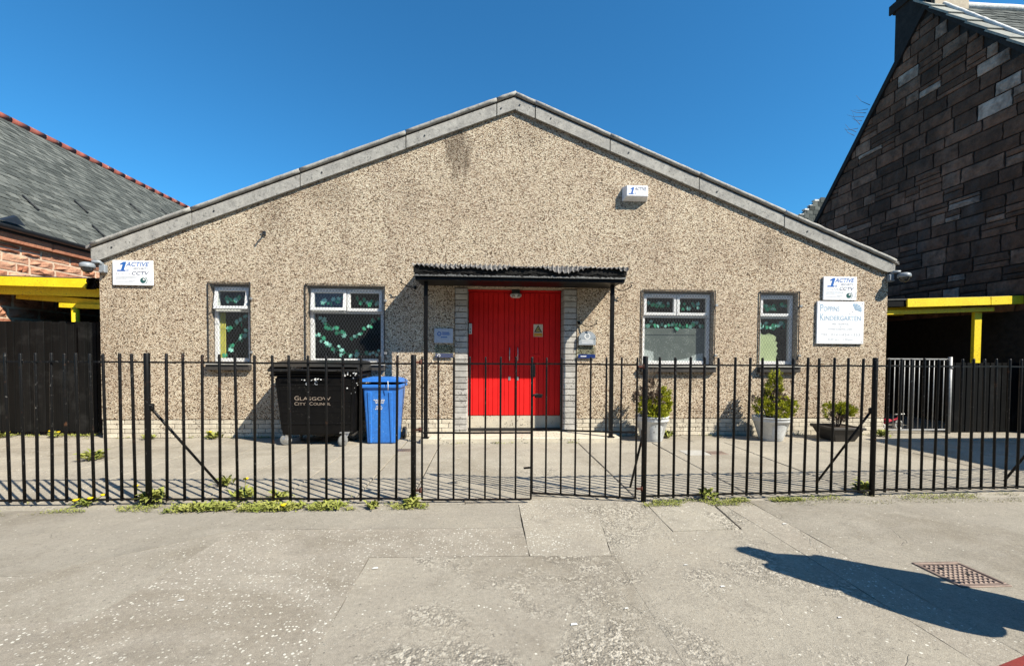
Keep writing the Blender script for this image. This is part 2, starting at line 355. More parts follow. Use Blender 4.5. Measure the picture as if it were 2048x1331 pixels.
class MB:
    def __init__(s): s.v = []; s.f = []; s.mi = []; s.sm = []
    def add(s, vs, fs, mi=0, sm=False):
        k = len(s.v); s.v += [tuple(v) for v in vs]; s.f += [tuple(i+k for i in f) for f in fs]; s.mi += [mi]*len(fs); s.sm += [sm]*len(fs)
        return s
    def box(s, x0, x1, y0, y1, z0, z1, mi=0):
        return s.add([(x0,y0,z0),(x1,y0,z0),(x1,y1,z0),(x0,y1,z0),(x0,y0,z1),(x1,y0,z1),(x1,y1,z1),(x0,y1,z1)],
                     [(0,3,2,1),(4,5,6,7),(0,1,5,4),(1,2,6,5),(2,3,7,6),(3,0,4,7)], mi)
    def cbox(s, x0, x1, y0, y1, z0, z1, c=.004, mi=0, mat=None):
        """box with chamfered edges"""
        X = (x0, x1); Y = (y0, y1); Z = (z0, z1); vs = []; ix = {}
        for i in (0, 1):
            for j in (0, 1):
                for k in (0, 1):
                    sx, sy, sz = (1, -1)[i], (1, -1)[j], (1, -1)[k]
                    for a in range(3):
                        p = [X[i]+sx*c, Y[j]+sy*c, Z[k]+sz*c]; p[a] = (X[i], Y[j], Z[k])[a]
                        ix[i, j, k, a] = len(vs); vs.append(mat @ Vector(p) if mat else p)
        fs = []
        for a in range(3):
            b, d = (a+1) % 3, (a+2) % 3
            for sd in (0, 1):
                q = []
                for (u, w) in ((0, 0), (1, 0), (1, 1), (0, 1)):
                    t = [0, 0, 0]; t[a] = sd; t[b] = u; t[d] = w; q.append(ix[(*t, a)])
                fs.append(tuple(q if sd else q[::-1]))
            for u in (0, 1):
                for w in (0, 1):
                    t0 = [0, 0, 0]; t0[b] = u; t0[d] = w; t1 = list(t0); t1[a] = 1
                    q = [ix[(*t0, b)], ix[(*t1, b)], ix[(*t1, d)], ix[(*t0, d)]]
                    fs.append(tuple(q if (u ^ w) else q[::-1]))
        for i in (0, 1):
            for j in (0, 1):
                for k in (0, 1):
                    q = [ix[i, j, k, 0], ix[i, j, k, 1], ix[i, j, k, 2]]
                    fs.append(tuple(q if (i+j+k) % 2 else q[::-1]))
        return s.add(vs, fs, mi)
    def prism(s, poly, d, mi=0):
        """poly: 3D points of one face, d: offset vector to the other"""
        n = len(poly); d = Vector(d); P = [Vector(p) for p in poly]
        vs = P + [p+d for p in P]
        fs = [tuple(range(n)), tuple(range(2*n-1, n-1, -1))] + [(i, i+n, (i+1) % n+n, (i+1) % n) for i in range(n)]
        return s.add(vs, fs, mi)
    def tube(s, pts, r, n=8, mi=0, cap=True, sm=True):
        P = [Vector(p) for p in pts]; R = r if isinstance(r, (list, tuple)) else [r]*len(P)
        vs = []; fs = []
        for i, p in enumerate(P):
            d = (P[min(i+1, len(P)-1)] - P[max(i-1, 0)]).normalized()
            a = d.cross(Vector((0, 0, 1)) if abs(d.z) < .9 else Vector((1, 0, 0))).normalized(); b = d.cross(a)
            for k in range(n):
                t = 2*math.pi*k/n; vs.append(p + a*math.cos(t)*R[i] + b*math.sin(t)*R[i])
        for i in range(len(P)-1):
            for k in range(n): fs.append((i*n+k, i*n+(k+1) % n, (i+1)*n+(k+1) % n, (i+1)*n+k))
        s.add(vs, fs, mi, sm)
        if cap:
            k0 = len(s.v) - len(vs)
            s.f += [tuple(k0+k for k in range(n-1, -1, -1)), tuple(k0+(len(P)-1)*n+k for k in range(n))]; s.mi += [mi]*2; s.sm += [False]*2
        return s
    def lathe(s, c, prof, n=20, mi=0, sq=None):
        """prof: (radius, z) list round a vertical axis at c"""
        vs = []; fs = []
        for r, z in prof:
            for k in range(n):
                t = 2*math.pi*k/n; vs.append((c[0]+r*math.cos(t), c[1]+r*math.sin(t), c[2]+z))
        for i in range(len(prof)-1):
            for k in range(n): fs.append((i*n+k, i*n+(k+1) % n, (i+1)*n+(k+1) % n, (i+1)*n+k))
        return s.add(vs, fs, mi, True)
    def mesh(s, name, mats, off=Vector((0, 0, 0))):
        me = bpy.data.meshes.new(name)
        me.from_pydata([(v[0]-off[0], v[1]-off[1], v[2]-off[2]) for v in s.v], [], s.f)
        for m in (mats if isinstance(mats, (list, tuple)) else [mats]): me.materials.append(m)
        me.polygons.foreach_set('material_index', s.mi); me.polygons.foreach_set('use_smooth', s.sm); me.update()
        return me
    def build(s, name, mats, parent=None, kind=None, fix=True):
        me = s.mesh(name, mats, wl(parent))
        if fix:
            bm = bmesh.new(); bm.from_mesh(me); bmesh.ops.recalc_face_normals(bm, faces=bm.faces); bm.to_mesh(me); bm.free()
        return link(name, me, parent, None, kind)

def lerp(a, b, t): return a + (b-a)*t
def text(s, x0, x1, z0, z1, y, mat, parent, shear=0, name='lettering', bold=0.0, dz=0.0):
    """flat print facing -Y filling the rectangle; dz lifts the right end"""
    c = bpy.data.curves.new('lettering', 'FONT'); c.body = s; c.shear = shear; c.offset = bold; c.extrude = 0; c.resolution_u = 3
    o = bpy.data.objects.new('t', c); me = bpy.data.meshes.new_from_object(o)
    bpy.data.objects.remove(o); bpy.data.curves.remove(c)
    xs = [v.co.x for v in me.vertices]; ys = [v.co.y for v in me.vertices]
    ax, bx, ay, by = min(xs), max(xs), min(ys), max(ys); off = wl(parent)
    for v in me.vertices:
        u = (v.co.x-ax)/(bx-ax); w = (v.co.y-ay)/(by-ay)
        v.co = (lerp(x0, x1, u)-off.x, y-off.y, lerp(z0, z1, w)+dz*u-off.z)
    me.materials.clear(); me.materials.append(mat)
    return link(name, me, parent)

# ---------------------------------------------------------------- ground, pavement, yard
MB().box(-250, 250, -250, 300, -.5, -.035).build('ground', mGROUND, None, 'structure')
road = MB().box(-120, 120, -24, -11.0, -.2, -.03).build('road', mROAD, None, 'structure')
pave = MB().box(-40, 40, -10.8, -3.46, -.3, -.012).build('pavement', mGROUND, None, 'structure')
def kerb():
    me = MB().cbox(-.45, .45, -.07, .07, -.15, .055, .012).mesh('kerb_stone', aCONC)
    r = MB().box(-40, 40, -11.0, -10.8, -.3, -.06).build('kerb', mGROUND, None, 'structure')
    for i in range(-6, 7): link('kerb_stone', me, r, (i*.91, -10.9, -.045))
kerb()
def patch(name, poly, z, mat, parent, jit=.003, depth=.03, step=.12):
    P = []
    ar = sum(poly[i][0]*poly[(i+1) % len(poly)][1]-poly[(i+1) % len(poly)][0]*poly[i][1] for i in range(len(poly)))
    sg = -1 if ar > 0 else 1
    for i in range(len(poly)):
        a = Vector(poly[i]); b = Vector(poly[(i+1) % len(poly)]); n = max(1, int((b-a).length/step)); n = min(n, 60)
        d = (b-a).normalized(); nn = Vector((-d.y, d.x))
        for k in range(n):
            p = a.lerp(b, k/n)
            P.append(p + nn*sg*.0026 + nn*(noise.noise(Vector((p.x*4, p.y*4, 1)))*jit*2 if k else 0))
    m = MB(); m.prism([(p.x, p.y, z) for p in P], (0, 0, -depth))
    return m.build(name, mat, parent)
G = .0015
def rect(x0, x1, y0, y1): return [(x0+G, y0+G), (x1-G, y0+G), (x1-G, y1-G), (x0+G, y1-G)]
YB = -10.8
for poly, z, mt in (
    ([(-40, -4.66), (-3.36, -4.66), (-2.47, -3.98), (-2.23, -3.98), (-2.23, -3.46), (-40, -3.46)], 0, aSMOOTH),
    ([(-40, -5.17), (-2.56, -5.17), (-2.47, -3.99), (-3.35, -4.668), (-40, -4.668)], -.001, aBASE),
    ([(-40, YB), (-1.275, YB), (-1.285, -4.50), (-.18, -4.53), (-.18, -4.035), (-2.22, -3.99), (-2.46, -3.99), (-2.55, -5.178), (-40, -5.178)], .001, aFLECK),
    ([(-2.22, -3.98), (-.185, -4.027), (-.175, -3.46), (-2.22, -3.46)], .002, aSMOOTH),
    ([(-.17, -4.53), (.40, -4.55), (.50, -3.85), (.30, -3.46), (-.167, -3.46)], .001, aFLECK2),
    ([(-1.268, YB), (.44, YB), (.42, -4.562), (-.18, -4.54), (-1.277, -4.51)], 0, aWORN),
    ([(.443, YB), (1.766, YB), (1.772, -4.22), (1.752, -3.46), (1.70, -3.46), (1.60, -4.142), (1.008, -4.165), (1.035, -3.46), (.31, -3.46), (.503, -3.852), (.404, -4.553), (.424, -4.566)], .001, aWORN),
    ([(1.018, -4.155), (1.578, -4.132), (1.678, -3.46), (1.045, -3.46)], .004, aCONC),
    ([(1.772, YB), (2.052, YB), (2.056, -3.46), (1.764, -3.46), (1.783, -4.22)], .001, aFLECK),
    ([(2.060, YB), (40, YB), (40, -3.46), (2.064, -3.46)], .002, aSMOOTH)):
    patch('asphalt_patch', poly, z, mt, pave)

YT = -3.34
yard = MB().box(-40, 40, YT-.12, 40, -.3, -.016).build('yard', mGROUND, None, 'structure')
rows = [-3.34, -2.76, -2.02, -1.38, -.68, .02]
slab_i = 0
def slab(x0, x1, y0, y1, mat=aSLAB, t=0.0):
    z = random.uniform(-.003, .003)+t
    m = MB(); m.cbox(x0+.006, x1-.006, y0+.006, y1-.006, -.05, 0, .007)
    for i, v in enumerate(m.v): m.v[i] = (v[0]+random.uniform(-.002, .002), v[1]+random.uniform(-.002, .002), v[2]+z)
    return m.build('yard_slab', mat, yard)
for j in range(5):
    x = -8.95
    while x < -1.25:
        w = .72; x1 = x+w if x+w < -1.4 else -1.2
        slab(x, x1, rows[j], rows[j+1]); x = x1
for j, (a, b) in enumerate(((-3.34, -2.55), (-2.55, -1.45), (-1.45, -.6))):
    x = 1.0
    while x < 9.4: slab(x, min(x+1.2, 9.5), a, b); x += 1.2
x = 1.72
while x < 9.4: slab(x, min(x+1.2, 9.5), -.6, .02); x += 1.2
for a, b in ((-3.34, -2.1), (-2.1, -.61)): slab(-1.2, 1.0, a, b, aPATH)
slab(1.0, 1.72, -.6, -.61+.02, aPATH) if False else None
slab(-1.2, -1.19, -.6, .02, aPATH) if False else None
slab(-8.95, 9.7, .02, 9, aSLAB, -.006)
# pale edging strip under the railing
for a, b, zz in ((-9, -2.31, -.004), (-1.85, -.68, .006), (1.0, 9, -.004)):
    patch('edging_strip', [(a, -3.455), (b, -3.455), (b, -3.345), (a, -3.345)], zz, aCONC, yard)
patch('edging_strip', [(-2.3, -3.455), (-1.86, -3.455), (-1.86, -3.345), (-2.3, -3.345)], -.003, aSMOOTH, yard)
patch('edging_strip', [(-.67, -3.455), (.99, -3.455), (.99, -3.345), (-.67, -3.345)], -.003, aFLECK2, yard)
# entrance slab in front of the door
entr = MB()
entr.cbox(-1.51, 1.70, -.60, .03, -.04, .085, .012)
entr.build('entrance_slab', mSTEP, yard)

# ---------------------------------------------------------------- kindergarten building
W = 6.75
bld = root('kindergarten_building', (0, 0, 0), 'low gabled building with cream roughcast front and grey cement verge boards', 'building')
def zt(x): return 5.54 - .391*abs(x)
WIN = [('A', -5.03, -4.40, 1.25, 2.55), ('B', -3.47, -2.21, 1.25, 2.545), ('C', 2.25, 3.52, 1.245, 2.54), ('D', 4.38, 5.06, 1.25, 2.545)]
DX0, DX1, DZ = -1.02, 1.09, 2.56
ZB = .31
outer = [(-W, ZB), (DX0, ZB), (DX0, DZ), (DX1, DZ), (DX1, ZB), (W, ZB), (W, zt(W)+.12), (0, zt(0)+.12), (-W, zt(W)+.12)]
holes = [[(a, c), (a, d), (b, d), (b, c)] for _, a, b, c, d in WIN]
def wall_sheet(m, y, rev):
    loops = [outer] + holes
    flat = [p for l in loops for p in l]
    tri = tessellate_polygon([[Vector((p[0], p[1], 0)) for p in l] for l in loops])
    m.add([(p[0], y, p[1]) for p in flat], [t if not rev else t[::-1] for t in tri])
m = MB(); wall_sheet(m, 0, False); wall_sheet(m, .28, True)
for l in [outer] + holes:
    for i in range(len(l)):
        a, b = l[i], l[(i+1) % len(l)]
        m.add([(a[0], 0, a[1]), (b[0], 0, b[1]), (b[0], .28, b[1]), (a[0], .28, a[1])], [(0, 1, 2, 3)])
m.build('wall', mROUGH, bld)
m = MB(); m.box(-W, -W+.25, .281, 14, -.1, zt(W)+.05); m.box(W-.25, W, .281, 14, -.1, zt(W)+.05)
m.prism([(-W, 14, -.1), (W, 14, -.1), (W, 14, zt(W)+.1), (0, 14, zt(0)+.1), (-W, 14, zt(W)+.1)], (0, .2, 0))
m.build('side_wall', mROUGH, bld)
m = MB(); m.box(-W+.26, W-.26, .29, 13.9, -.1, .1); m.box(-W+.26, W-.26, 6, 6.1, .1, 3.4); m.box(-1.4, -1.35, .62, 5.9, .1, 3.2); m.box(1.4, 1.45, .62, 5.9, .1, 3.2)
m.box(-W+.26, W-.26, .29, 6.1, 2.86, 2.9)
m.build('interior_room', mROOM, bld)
# corrugated roof sheets
for sg in (-1, 1):
    m = MB()
    for (xa, xb) in ((0, 6.93),):
        p = [(sg*xa, -.03, zt(xa)+.285), (sg*xb, -.03, zt(xb)+.285), (sg*xb, -.03, zt(xb)+.24), (sg*xa, -.03, zt(xa)+.24)]
        m.prism(p, (0, 14.4, 0))
    m.build('roof', mASBEST, bld)
# verge boards in lengths, and the rolled verge tile over each
SEGL = [-6.83, -5.27, -3.55, -1.83, -.32, 0]; SEGR = [0, .33, 1.62, 3.2, 4.75, 6.83]
for seg in (SEGL, SEGR):
    for a, b in zip(seg[:-1], seg[1:]):
        g = .008; a2 = a+(g if a else 0); b2 = b-(g if b else 0)
        dz = random.uniform(-.008, .008); dy = random.uniform(-.008, .004)
        m = MB()
        n = 6; top = []; bot = []
        za = lambda x: zt(x)+dz
        pts = [(a2, za(a2)), (b2, za(b2)), (b2, za(b2)+.198), (a2, za(a2)+.198)]
        if a == -6.83: pts = [(-6.83, za(6.75)+.0), (-6.75, za(6.75)-.03), (b2, za(b2)), (b2, za(b2)+.198), (-6.83, za(6.83)+.198)]
        if b == 6.83: pts = [(a2, za(a2)), (6.62, za(6.62)), (6.70, za(6.75)+.03), (6.83, za(6.83)+.08), (6.83, za(6.83)+.198), (a2, za(a2)+.198)]
        m.prism([(p[0], -.052+dy*.6, p[1]) for p in pts], (0, .046-abs(dy), 0))
        o = m.build('verge_board', mCEM, bld)
        m = MB()
        nn = max(3, int((b-a)/.12)); line = []
        for i in range(nn+1):
            x = lerp(a2-.004, b2+.004, i/nn); line.append((x, -.056+dy*.6, zt(x)+.262+dz+noise.noise(Vector((x*7, 3, 0)))*.010))
        m.tube(line, .034, 8)
        m.build('verge_roll', mCEM, bld)
        for x in (a2+.2*(b-a),):
            mm = MB(); mm.tube([(x, -.05+dy*.6, zt(x)+.1), (x, -.062+dy*.6, zt(x)+.1)], .013, 8); mm.build('bolt', mPLASTD, o)
# brick plinth and door jambs
plinth = MB().box(-W, DX0-.002, .022, .29, -.1, ZB-.004).box(DX1+.002, W, .022, .29, -.1, ZB-.004).build('brick_plinth', mMORTAR, bld)
brick_me = [MB().cbox(-.5, .5, -.5, .5, -.5, .5, .05).mesh('brick', mBRICKP) for _ in range(1)]
jbrick_me = MB().cbox(-.5, .5, -.5, .5, -.5, .5, .05).mesh('brick', mBRICKJ)
def brick(me, x0, x1, z0, z1, yf, par, d=.06):
    o = link('brick', me, par, ((x0+x1)/2, yf+d/2+random.uniform(-.003, .003), (z0+z1)/2)); o.scale = (x1-x0, d, z1-z0); return o
ch = (ZB-.012)/4
for j in range(4):
    for (xa, xb) in ((-W, DX0-.004), (DX1+.004, W)):
        x = xa - (.1125 if j % 2 else 0)
        while x < xb-.03:
            a, b = max(x, xa), min(x+.225, xb)
            if b-a > .03: brick(brick_me[0], a+.004, b-.004, j*ch+.004, (j+1)*ch-.004, .006, plinth)
            x += .225
for (xa, xb) in ((DX0, -.80), (.86, DX1)):
    jam = MB().box(xa+.006, xb-.006, .03, .36, -.05, DZ-.004).build('door_jamb', mMORTAR, bld)
    nz = 25; hz = (DZ-.02)/nz
    for j in range(nz): brick(jbrick_me, xa+.002, xb, j*hz+.005, (j+1)*hz-.004, .008, jam, .33)
# door set
MB().box(-.80, .86, .30, .5, -.05, .315).build('door_step', mSTEP, bld)
MB().box(-.80, .86, .36, .40, .32, 2.56).build('door_back', mPLASTD, bld)
MB().box(-.80, .86, .29, .36, 2.52, 2.558).build('door_head', mDOOR, bld)
for x0, x1, hs in ((-.795, .028, 1), (.034, .855, -1)):
    leaf = MB().box(x0, x1, .325, .357, .325, 2.515).build('door', mDOOR, bld)
    n = 9; e = [x0]
    ws = [random.uniform(.8, 1.25) for _ in range(n)]; sw = sum(ws)
    for w_ in ws: e.append(e[-1]+w_/sw*(x1-x0))
    for a, b in zip(e[:-1], e[1:]): MB().cbox(a+.0025, b-.0025, .296, .324, .325, 2.515, .005).build('board', mDOOR, leaf)
    hx = .028-.09*1 if hs == 1 else .034+.05
    h = MB().tube([(hx, .29, 1.3), (hx, .262, 1.31), (hx, .262, 1.53), (hx, .29, 1.54)], .008, 8).build('handle', mSTEEL, leaf)
    MB().cbox(hx-.02, hx+.02, .288, .296, .95, 1.02, .003).build('lock_plate', mSTEEL, leaf)
MB().cbox(.30, .50, .288, .295, 1.37, 1.42, .003).build('letter_flap', mDOOR, bld)
# windows
def leafmesh(mat):
    pts = [(0, -.5), (.16, -.2), (.45, -.3), (.36, .02), (.5, .25), (.2, .24), (0, .5), (-.2, .24), (-.5, .25), (-.36, .02), (-.45, -.3), (-.16, -.2)]
    m = MB(); m.add([(x, .06*abs(x), z) for x, z in pts]+[(0, 0, 0)], [(i, (i+1) % 12, 12) for i in range(12)])
    return m.mesh('leaf', mat)
LEAF = [leafmesh(mIVY1), leafmesh(mIVY2)]
YF = .10   # frame recess
def frame_rect(m, x0, x1, z0, z1, w, y0, y1, mat=None):
    for a in ((x0, x1, z0, z0+w), (x0, x1, z1-w, z1), (x0, x0+w, z0+w+.001, z1-w-.001), (x1-w, x1, z0+w+.001, z1-w-.001)):
        m.cbox(a[0], a[1], y0, y1, a[2], a[3], .004, 0, mat)
def sash(parent, x0, x1, z0, z1, open_=0, w=.05):
    piv = Vector(((x0+x1)/2, YF-.012, z1))
    T = Matrix.Translation(piv) @ Matrix.Rotation(-open_, 4, 'X') @ Matrix.Translation(-piv)
    m = MB(); frame_rect(m, x0, x1, z0, z1, w, YF-.03, YF+.02, T); s = m.build('sash', mUPVC, parent)
    m = MB(); m.add([T @ Vector(p) for p in ((x0+w, YF, z0+w), (x1-w, YF, z0+w), (x1-w, YF, z1-w), (x0+w, YF, z1-w))], [(0, 1, 2, 3)])
    m.build('pane', mGLASS, parent)
    m = MB(); m.cbox(x0+.1*(x1-x0)+.06, x1-.1*(x1-x0)-.06, YF-.045, YF-.031, z1-.012, z1+.012, .003); m.build('vent_cover', mUPVC, parent)
def garland(x0, z0, x1, z1, n, sag, label, spread=.052, size=.08, y=.158):
    g = root('ivy_garland', ((x0+x1)/2, y, (z0+z1)/2), label, 'garland', 'paper ivy garlands inside the windows')
    pts = []
    for i in range(n):
        t = i/(n-1); pts.append(Vector((lerp(x0, x1, t), y+.012, lerp(z0, z1, t)-sag*4*t*(1-t))))
    MB().tube(pts, .0025, 4).build('string', mIVY1, g)
    for p in pts:
        for _ in range(random.choice((1, 2, 2))):
            o = link('leaf', LEAF[random.random() < .45], g, p+Vector((random.uniform(-spread, spread), random.uniform(-.02, 0), random.uniform(-spread, spread))))
            sz = size*random.uniform(.75, 1.25); o.scale = (sz, sz, sz); o.rotation_euler = (random.uniform(-.5, .5), random.uniform(-3, 3), random.uniform(-.6, .6))
for nm, x0, x1, z0, z1 in WIN:
    wide = nm in 'BC'
    w = root('window', ((x0+x1)/2, YF, z0)); w.parent = bld; w.location = Vector(WL[w.name])
    fx0, fx1, fz0, fz1 = x0+.012, x1-.012, z0+.012, z1-.03
    m = MB(); frame_rect(m, fx0, fx1, fz0, fz1, .06, YF, YF+.07)
    tz = fz0 + .685*(fz1-fz0)
    m.cbox(fx0+.061, fx1-.061, YF, YF+.07, tz-.03, tz+.03, .004)
    if wide: m.cbox((fx0+fx1)/2-.03, (fx0+fx1)/2+.03, YF, YF+.07, tz+.031, fz1-.061, .004)
    m.build('frame', mUPVC, w)
    MB().add([(fx0+.06, YF+.03, fz0+.06), (fx1-.06, YF+.03, fz0+.06), (fx1-.06, YF+.03, tz-.03), (fx0+.06, YF+.03, tz-.03)], [(0, 1, 2, 3)]).build('pane', mGLASS, w)
    if wide:
        mx = (fx0+fx1)/2
        sash(w, fx0+.03, mx-.006, tz+.005, fz1-.03, .16 if nm == 'B' else 0)
        sash(w, mx+.006, fx1-.03, tz+.005, fz1-.03, .02 if nm == 'B' else 0)
    else: sash(w, fx0+.03, fx1-.03, tz+.005, fz1-.03, .2 if nm == 'A' else 0)
    m = MB(); m.cbox(x0-.04, x1+.03, -.10, .10, z0-.036, z0-.002, .006); sl = m.build('sill', mSILL, w)
    m = MB(); m.cbox(x0-.04, x1+.03, -.075, .02, z0-.125, z0-.038, .006); m.build('sill_shade_strip', mBLACKSILL, w)  # black strip: dark paint plus the sill's shade put into its colour
    # expanded-metal guard on the wall face
    gr = MB(); yg = -.018; a, b, c, d = x0-.025, x1+.025, z0+.0, z1+.02
    for q in ((a, a+.008, c+.008, d-.009), (b-.008, b, c+.008, d-.009), (a, b, d-.009, d), (a, b, c, c+.008)): gr.box(q[0], q[1], yg-.006, yg+.008, q[2], q[3])
    gr.box(a, b, yg-.003, yg+.003, lerp(c, d, .62), lerp(c, d, .62)+.004)
    guard = gr.build('window_guard', mGUTTER, w)
    gm = MB(); pit, slope = .050, 1.7
    L, H = b-a, d-c
    for sg in (1, -1):
        k = -int(H/slope/pit)-1
        while k*pit < L+H/slope:
            s0 = k*pit
            # line x = s0 + (z)/slope (sg=1) or x = s0 + (H-z)/slope
            t0 = max(0, -s0*slope); t1 = min(H, (L-s0)*slope)
            if t1-t0 > .01:
                f = lambda t: (a+s0+t/slope, yg, c+t if sg == 1 else d-t)
                p, q = Vector(f(t0)), Vector(f(t1)); r = .0012
                n_ = Vector((q.z-p.z, 0, p.x-q.x)).normalized()*r
                gm.add([p-n_, p+n_, q+n_, q-n_], [(0, 1, 2, 3)])
                gm.add([p+Vector((0, .003, 0))-n_, p+Vector((0, .003, 0))+n_, q+Vector((0, .003, 0))+n_, q+Vector((0, .003, 0))-n_], [(3, 2, 1, 0)])
            k += 1
    gm.build('guard_mesh', mGALV, guard, 'stuff', fix=False)
    for zc in (lerp(c, d, .13), lerp(c, d, .8)):
        MB().cbox(b-.01, b+.035, yg-.03, yg+.005, zc-.02, zc+.02, .005).build('guard_clasp', mSTEEL, guard)
# things inside the windows
mCURT = M('yellow_curtain', (.62, .55, .12), (.54, .47, .10), 8, .8)
mPAPER = M('pale_green_paper', (.60, .66, .38), (.54, .60, .34), 6, .8)
mFILM = M('speckled_grey', (.17, .19, .185), (.12, .135, .13), 60, .5, .4, spots=(.34, .36, .35), ssc=60, sth=.35)
mCARD = M('white_card', (.62, .64, .64), (.52, .54, .54), 6, .8)
m = MB()
for i in range(7):
    xx = -4.955+i*.012; m.add([(xx, .15+.012*(i % 2), 1.3), (xx+.012, .15+.012*((i+1) % 2), 1.3), (xx+.012, .15+.012*((i+1) % 2), 2.1), (xx, .15+.012*(i % 2), 2.1)], [(0, 1, 2, 3)])
tag(m.build('curtain', mCURT, fix=False), 'narrow yellow curtain edge inside the leftmost window', 'curtain')
tag(MB().box(2.31, 3.46, .168, .172, 1.28, 1.90).build('grey_screen', mFILM), 'grey speckled screen across the lower pane of the wide window', 'window screen')  # flat grey speckled sheet behind the lower pane
tag(MB().prism([(2.33, .163, 1.29), (2.52, .163, 1.29), (2.51, .163, 1.48), (2.42, .163, 1.50), (2.33, .163, 1.52)], (0, .003, 0)).build('paper_sheet', mCARD), 'white paper standing at the left of the grey screened window', 'paper')
tag(MB().prism([(2.95, .164, 1.29), (3.42, .164, 1.29), (3.42, .164, 1.46), (3.3, .164, 1.44), (3.12, .164, 1.36), (2.95, .164, 1.33)], (0, .003, 0)).build('paper_sheet', mCARD), 'white torn paper at the right corner of the grey screened window', 'paper')
pp = [(4.44, 1.3), (4.80, 1.3)]
for i in range(15):
    t = i/14; pp.append((4.80+.02*math.sin(i*2.1)-.10*max(0, t-.6), 1.33+.46*t))
pp += [(4.64, 1.83), (4.56, 1.80), (4.44, 1.84)]
tag(MB().prism([(x, .152, z) for x, z in pp], (0, .003, 0)).build('paper_cutout', mPAPER), 'pale green paper cutout behind the rightmost narrow window', 'paper cutout')
garland(-4.86, 1.42, -4.52, 1.75, 7, -.02, 'paper ivy rising along the bottom of the leftmost window')
garland(-4.82, 1.80, -4.52, 1.98, 6, -.01, 'paper ivy across the middle of the leftmost window')
garland(-4.88, 2.33, -4.55, 2.36, 6, .03, 'paper ivy in the open top light of the leftmost window')
garland(-3.32, 2.0, -2.95, 1.74, 9, .0, 'paper ivy slanting down the upper left of the wide left window')
garland(-3.36, 1.74, -3.0, 1.45, 8, .02, 'paper ivy slanting down the lower left of the wide left window')
garland(-2.76, 1.66, -2.38, 2.0, 8, .0, 'paper ivy rising to the upper right of the wide left window')
garland(-2.92, 1.42, -2.34, 1.42, 8, .02, 'paper ivy along the bottom of the wide left window')
garland(-3.28, 2.32, -2.94, 2.34, 6, .03, 'paper ivy in the left top light of the wide left window')
garland(-2.7, 2.32, -2.35, 2.33, 6, .03, 'paper ivy in the right top light of the wide left window')
garland(2.36, 1.98, 3.4, 1.98, 14, .04, 'paper ivy above the grey screen in the wide right window')
garland(2.42, 2.33, 2.78, 2.31, 7, .02, 'paper ivy in the left top light above the grey screen')
garland(3.0, 2.30, 3.36, 2.33, 6, .02, 'paper ivy in the right top light above the grey screen')
garland(4.46, 1.98, 4.95, 1.99, 9, .03, 'paper ivy over the pale green cutout')
garland(4.5, 2.33, 4.92, 2.33, 8, .03, 'paper ivy in the top light of the rightmost narrow window')

# ---------------------------------------------------------------- entrance canopy
can = root('entrance_canopy', (.05, -.55, .085), 'black canopy on two posts over the red door with corrugated roof and torn felt edge', 'canopy')
cx0, cx1, cyf = -1.60, 1.72, -.75
m = MB(); nx = 132; ny = 6
vs = []
for j in range(ny+1):
    for i in range(nx+1):
        x = lerp(cx0-.01, cx1+.02, i/nx); yy = lerp(cyf-.045, 0.0, j/ny)
        fr = (noise.noise(Vector((x*5, 0, 4)))*.03 if j == 0 else 0)
        vs.append((x, yy+fr*.6, 2.775+.017*math.sin(x*2*math.pi/.074)+.05*(j/ny)-.02*(1 if j == 0 else 0)+noise.noise(Vector((x*2.2, yy*2, 8)))*.030))
k = len(vs); vs += [(v[0], v[1], v[2]-.008) for v in vs]
fs = []
for j in range(ny):
    for i in range(nx):
        q = (j*(nx+1)+i, j*(nx+1)+i+1, (j+1)*(nx+1)+i+1, (j+1)*(nx+1)+i); fs += [q, tuple(x+k for x in q[::-1])]
for i in range(nx): fs.append((i+k, i+1+k, i+1, i))
m.add(vs, fs, 0, True); m.build('roof_sheet', mASBEST, can, fix=False)
# hanging lengths of the corrugated rim, broken away in stretches
m = MB()
for i in range(nx+1):
    xa, xb = lerp(cx0, cx1, i/nx), lerp(cx0, cx1, (i+1)/nx)
    dpt = .040 + .105*noise.noise(Vector((xa*1.7+3.3, 1, 2))) + .02*noise.noise(Vector((xa*14, 5, 2)))
    if dpt > .022 and i < nx:
        za = 2.775+.017*math.sin(xa*2*math.pi/.074); zb_ = 2.775+.017*math.sin(xb*2*math.pi/.074); ya = cyf-.047-.012*math.sin(xa*2*math.pi/.074); yb = cyf-.047-.012*math.sin(xb*2*math.pi/.074)
        m.prism([(xa, ya, za-dpt), (xb, yb, zb_-dpt), (xb, yb, zb_), (xa, ya, za)], (0, .008, 0))
    elif m.v:
        m.build('roof_rim', mASBEST, can, fix=False); m = MB()
m = MB(); m.box(cx0+.02, cx1-.02, cyf+.0, cyf+.05, 2.60, 2.77); m.box(cx0+.02, cx0+.07, cyf+.051, -.002, 2.60, 2.76); m.box(cx1-.07, cx1-.02, cyf+.051, -.002, 2.60, 2.76)
m.build('fascia', mFELT, can)
m = MB(); n = 150
for i in range(n):     # torn felt hanging over the fascia
    xa, xb = lerp(cx0+.01, cx1-.01, i/n), lerp(cx0+.01, cx1-.01, (i+1)/n)
    f = lambda x: 2.655+.035*noise.noise(Vector((x*6, 2, 7)))+.02*noise.noise(Vector((x*31, 2, 7)))
    g = lambda x: cyf-.012-.014*noise.noise(Vector((x*9, 4, 1)))
    m.add([(xa, g(xa), f(xa)), (xb, g(xb), f(xb)), (xb, cyf-.004, 2.755), (xa, cyf-.004, 2.755)], [(0, 1, 2, 3)])
    m.add([(xa, g(xa)+.004, f(xa)), (xb, g(xb)+.004, f(xb)), (xb, cyf-.001, 2.755), (xa, cyf-.001, 2.755)], [(3, 2, 1, 0)])
m.build('torn_felt', mFELT, can, fix=False)
m = MB(); n = 200
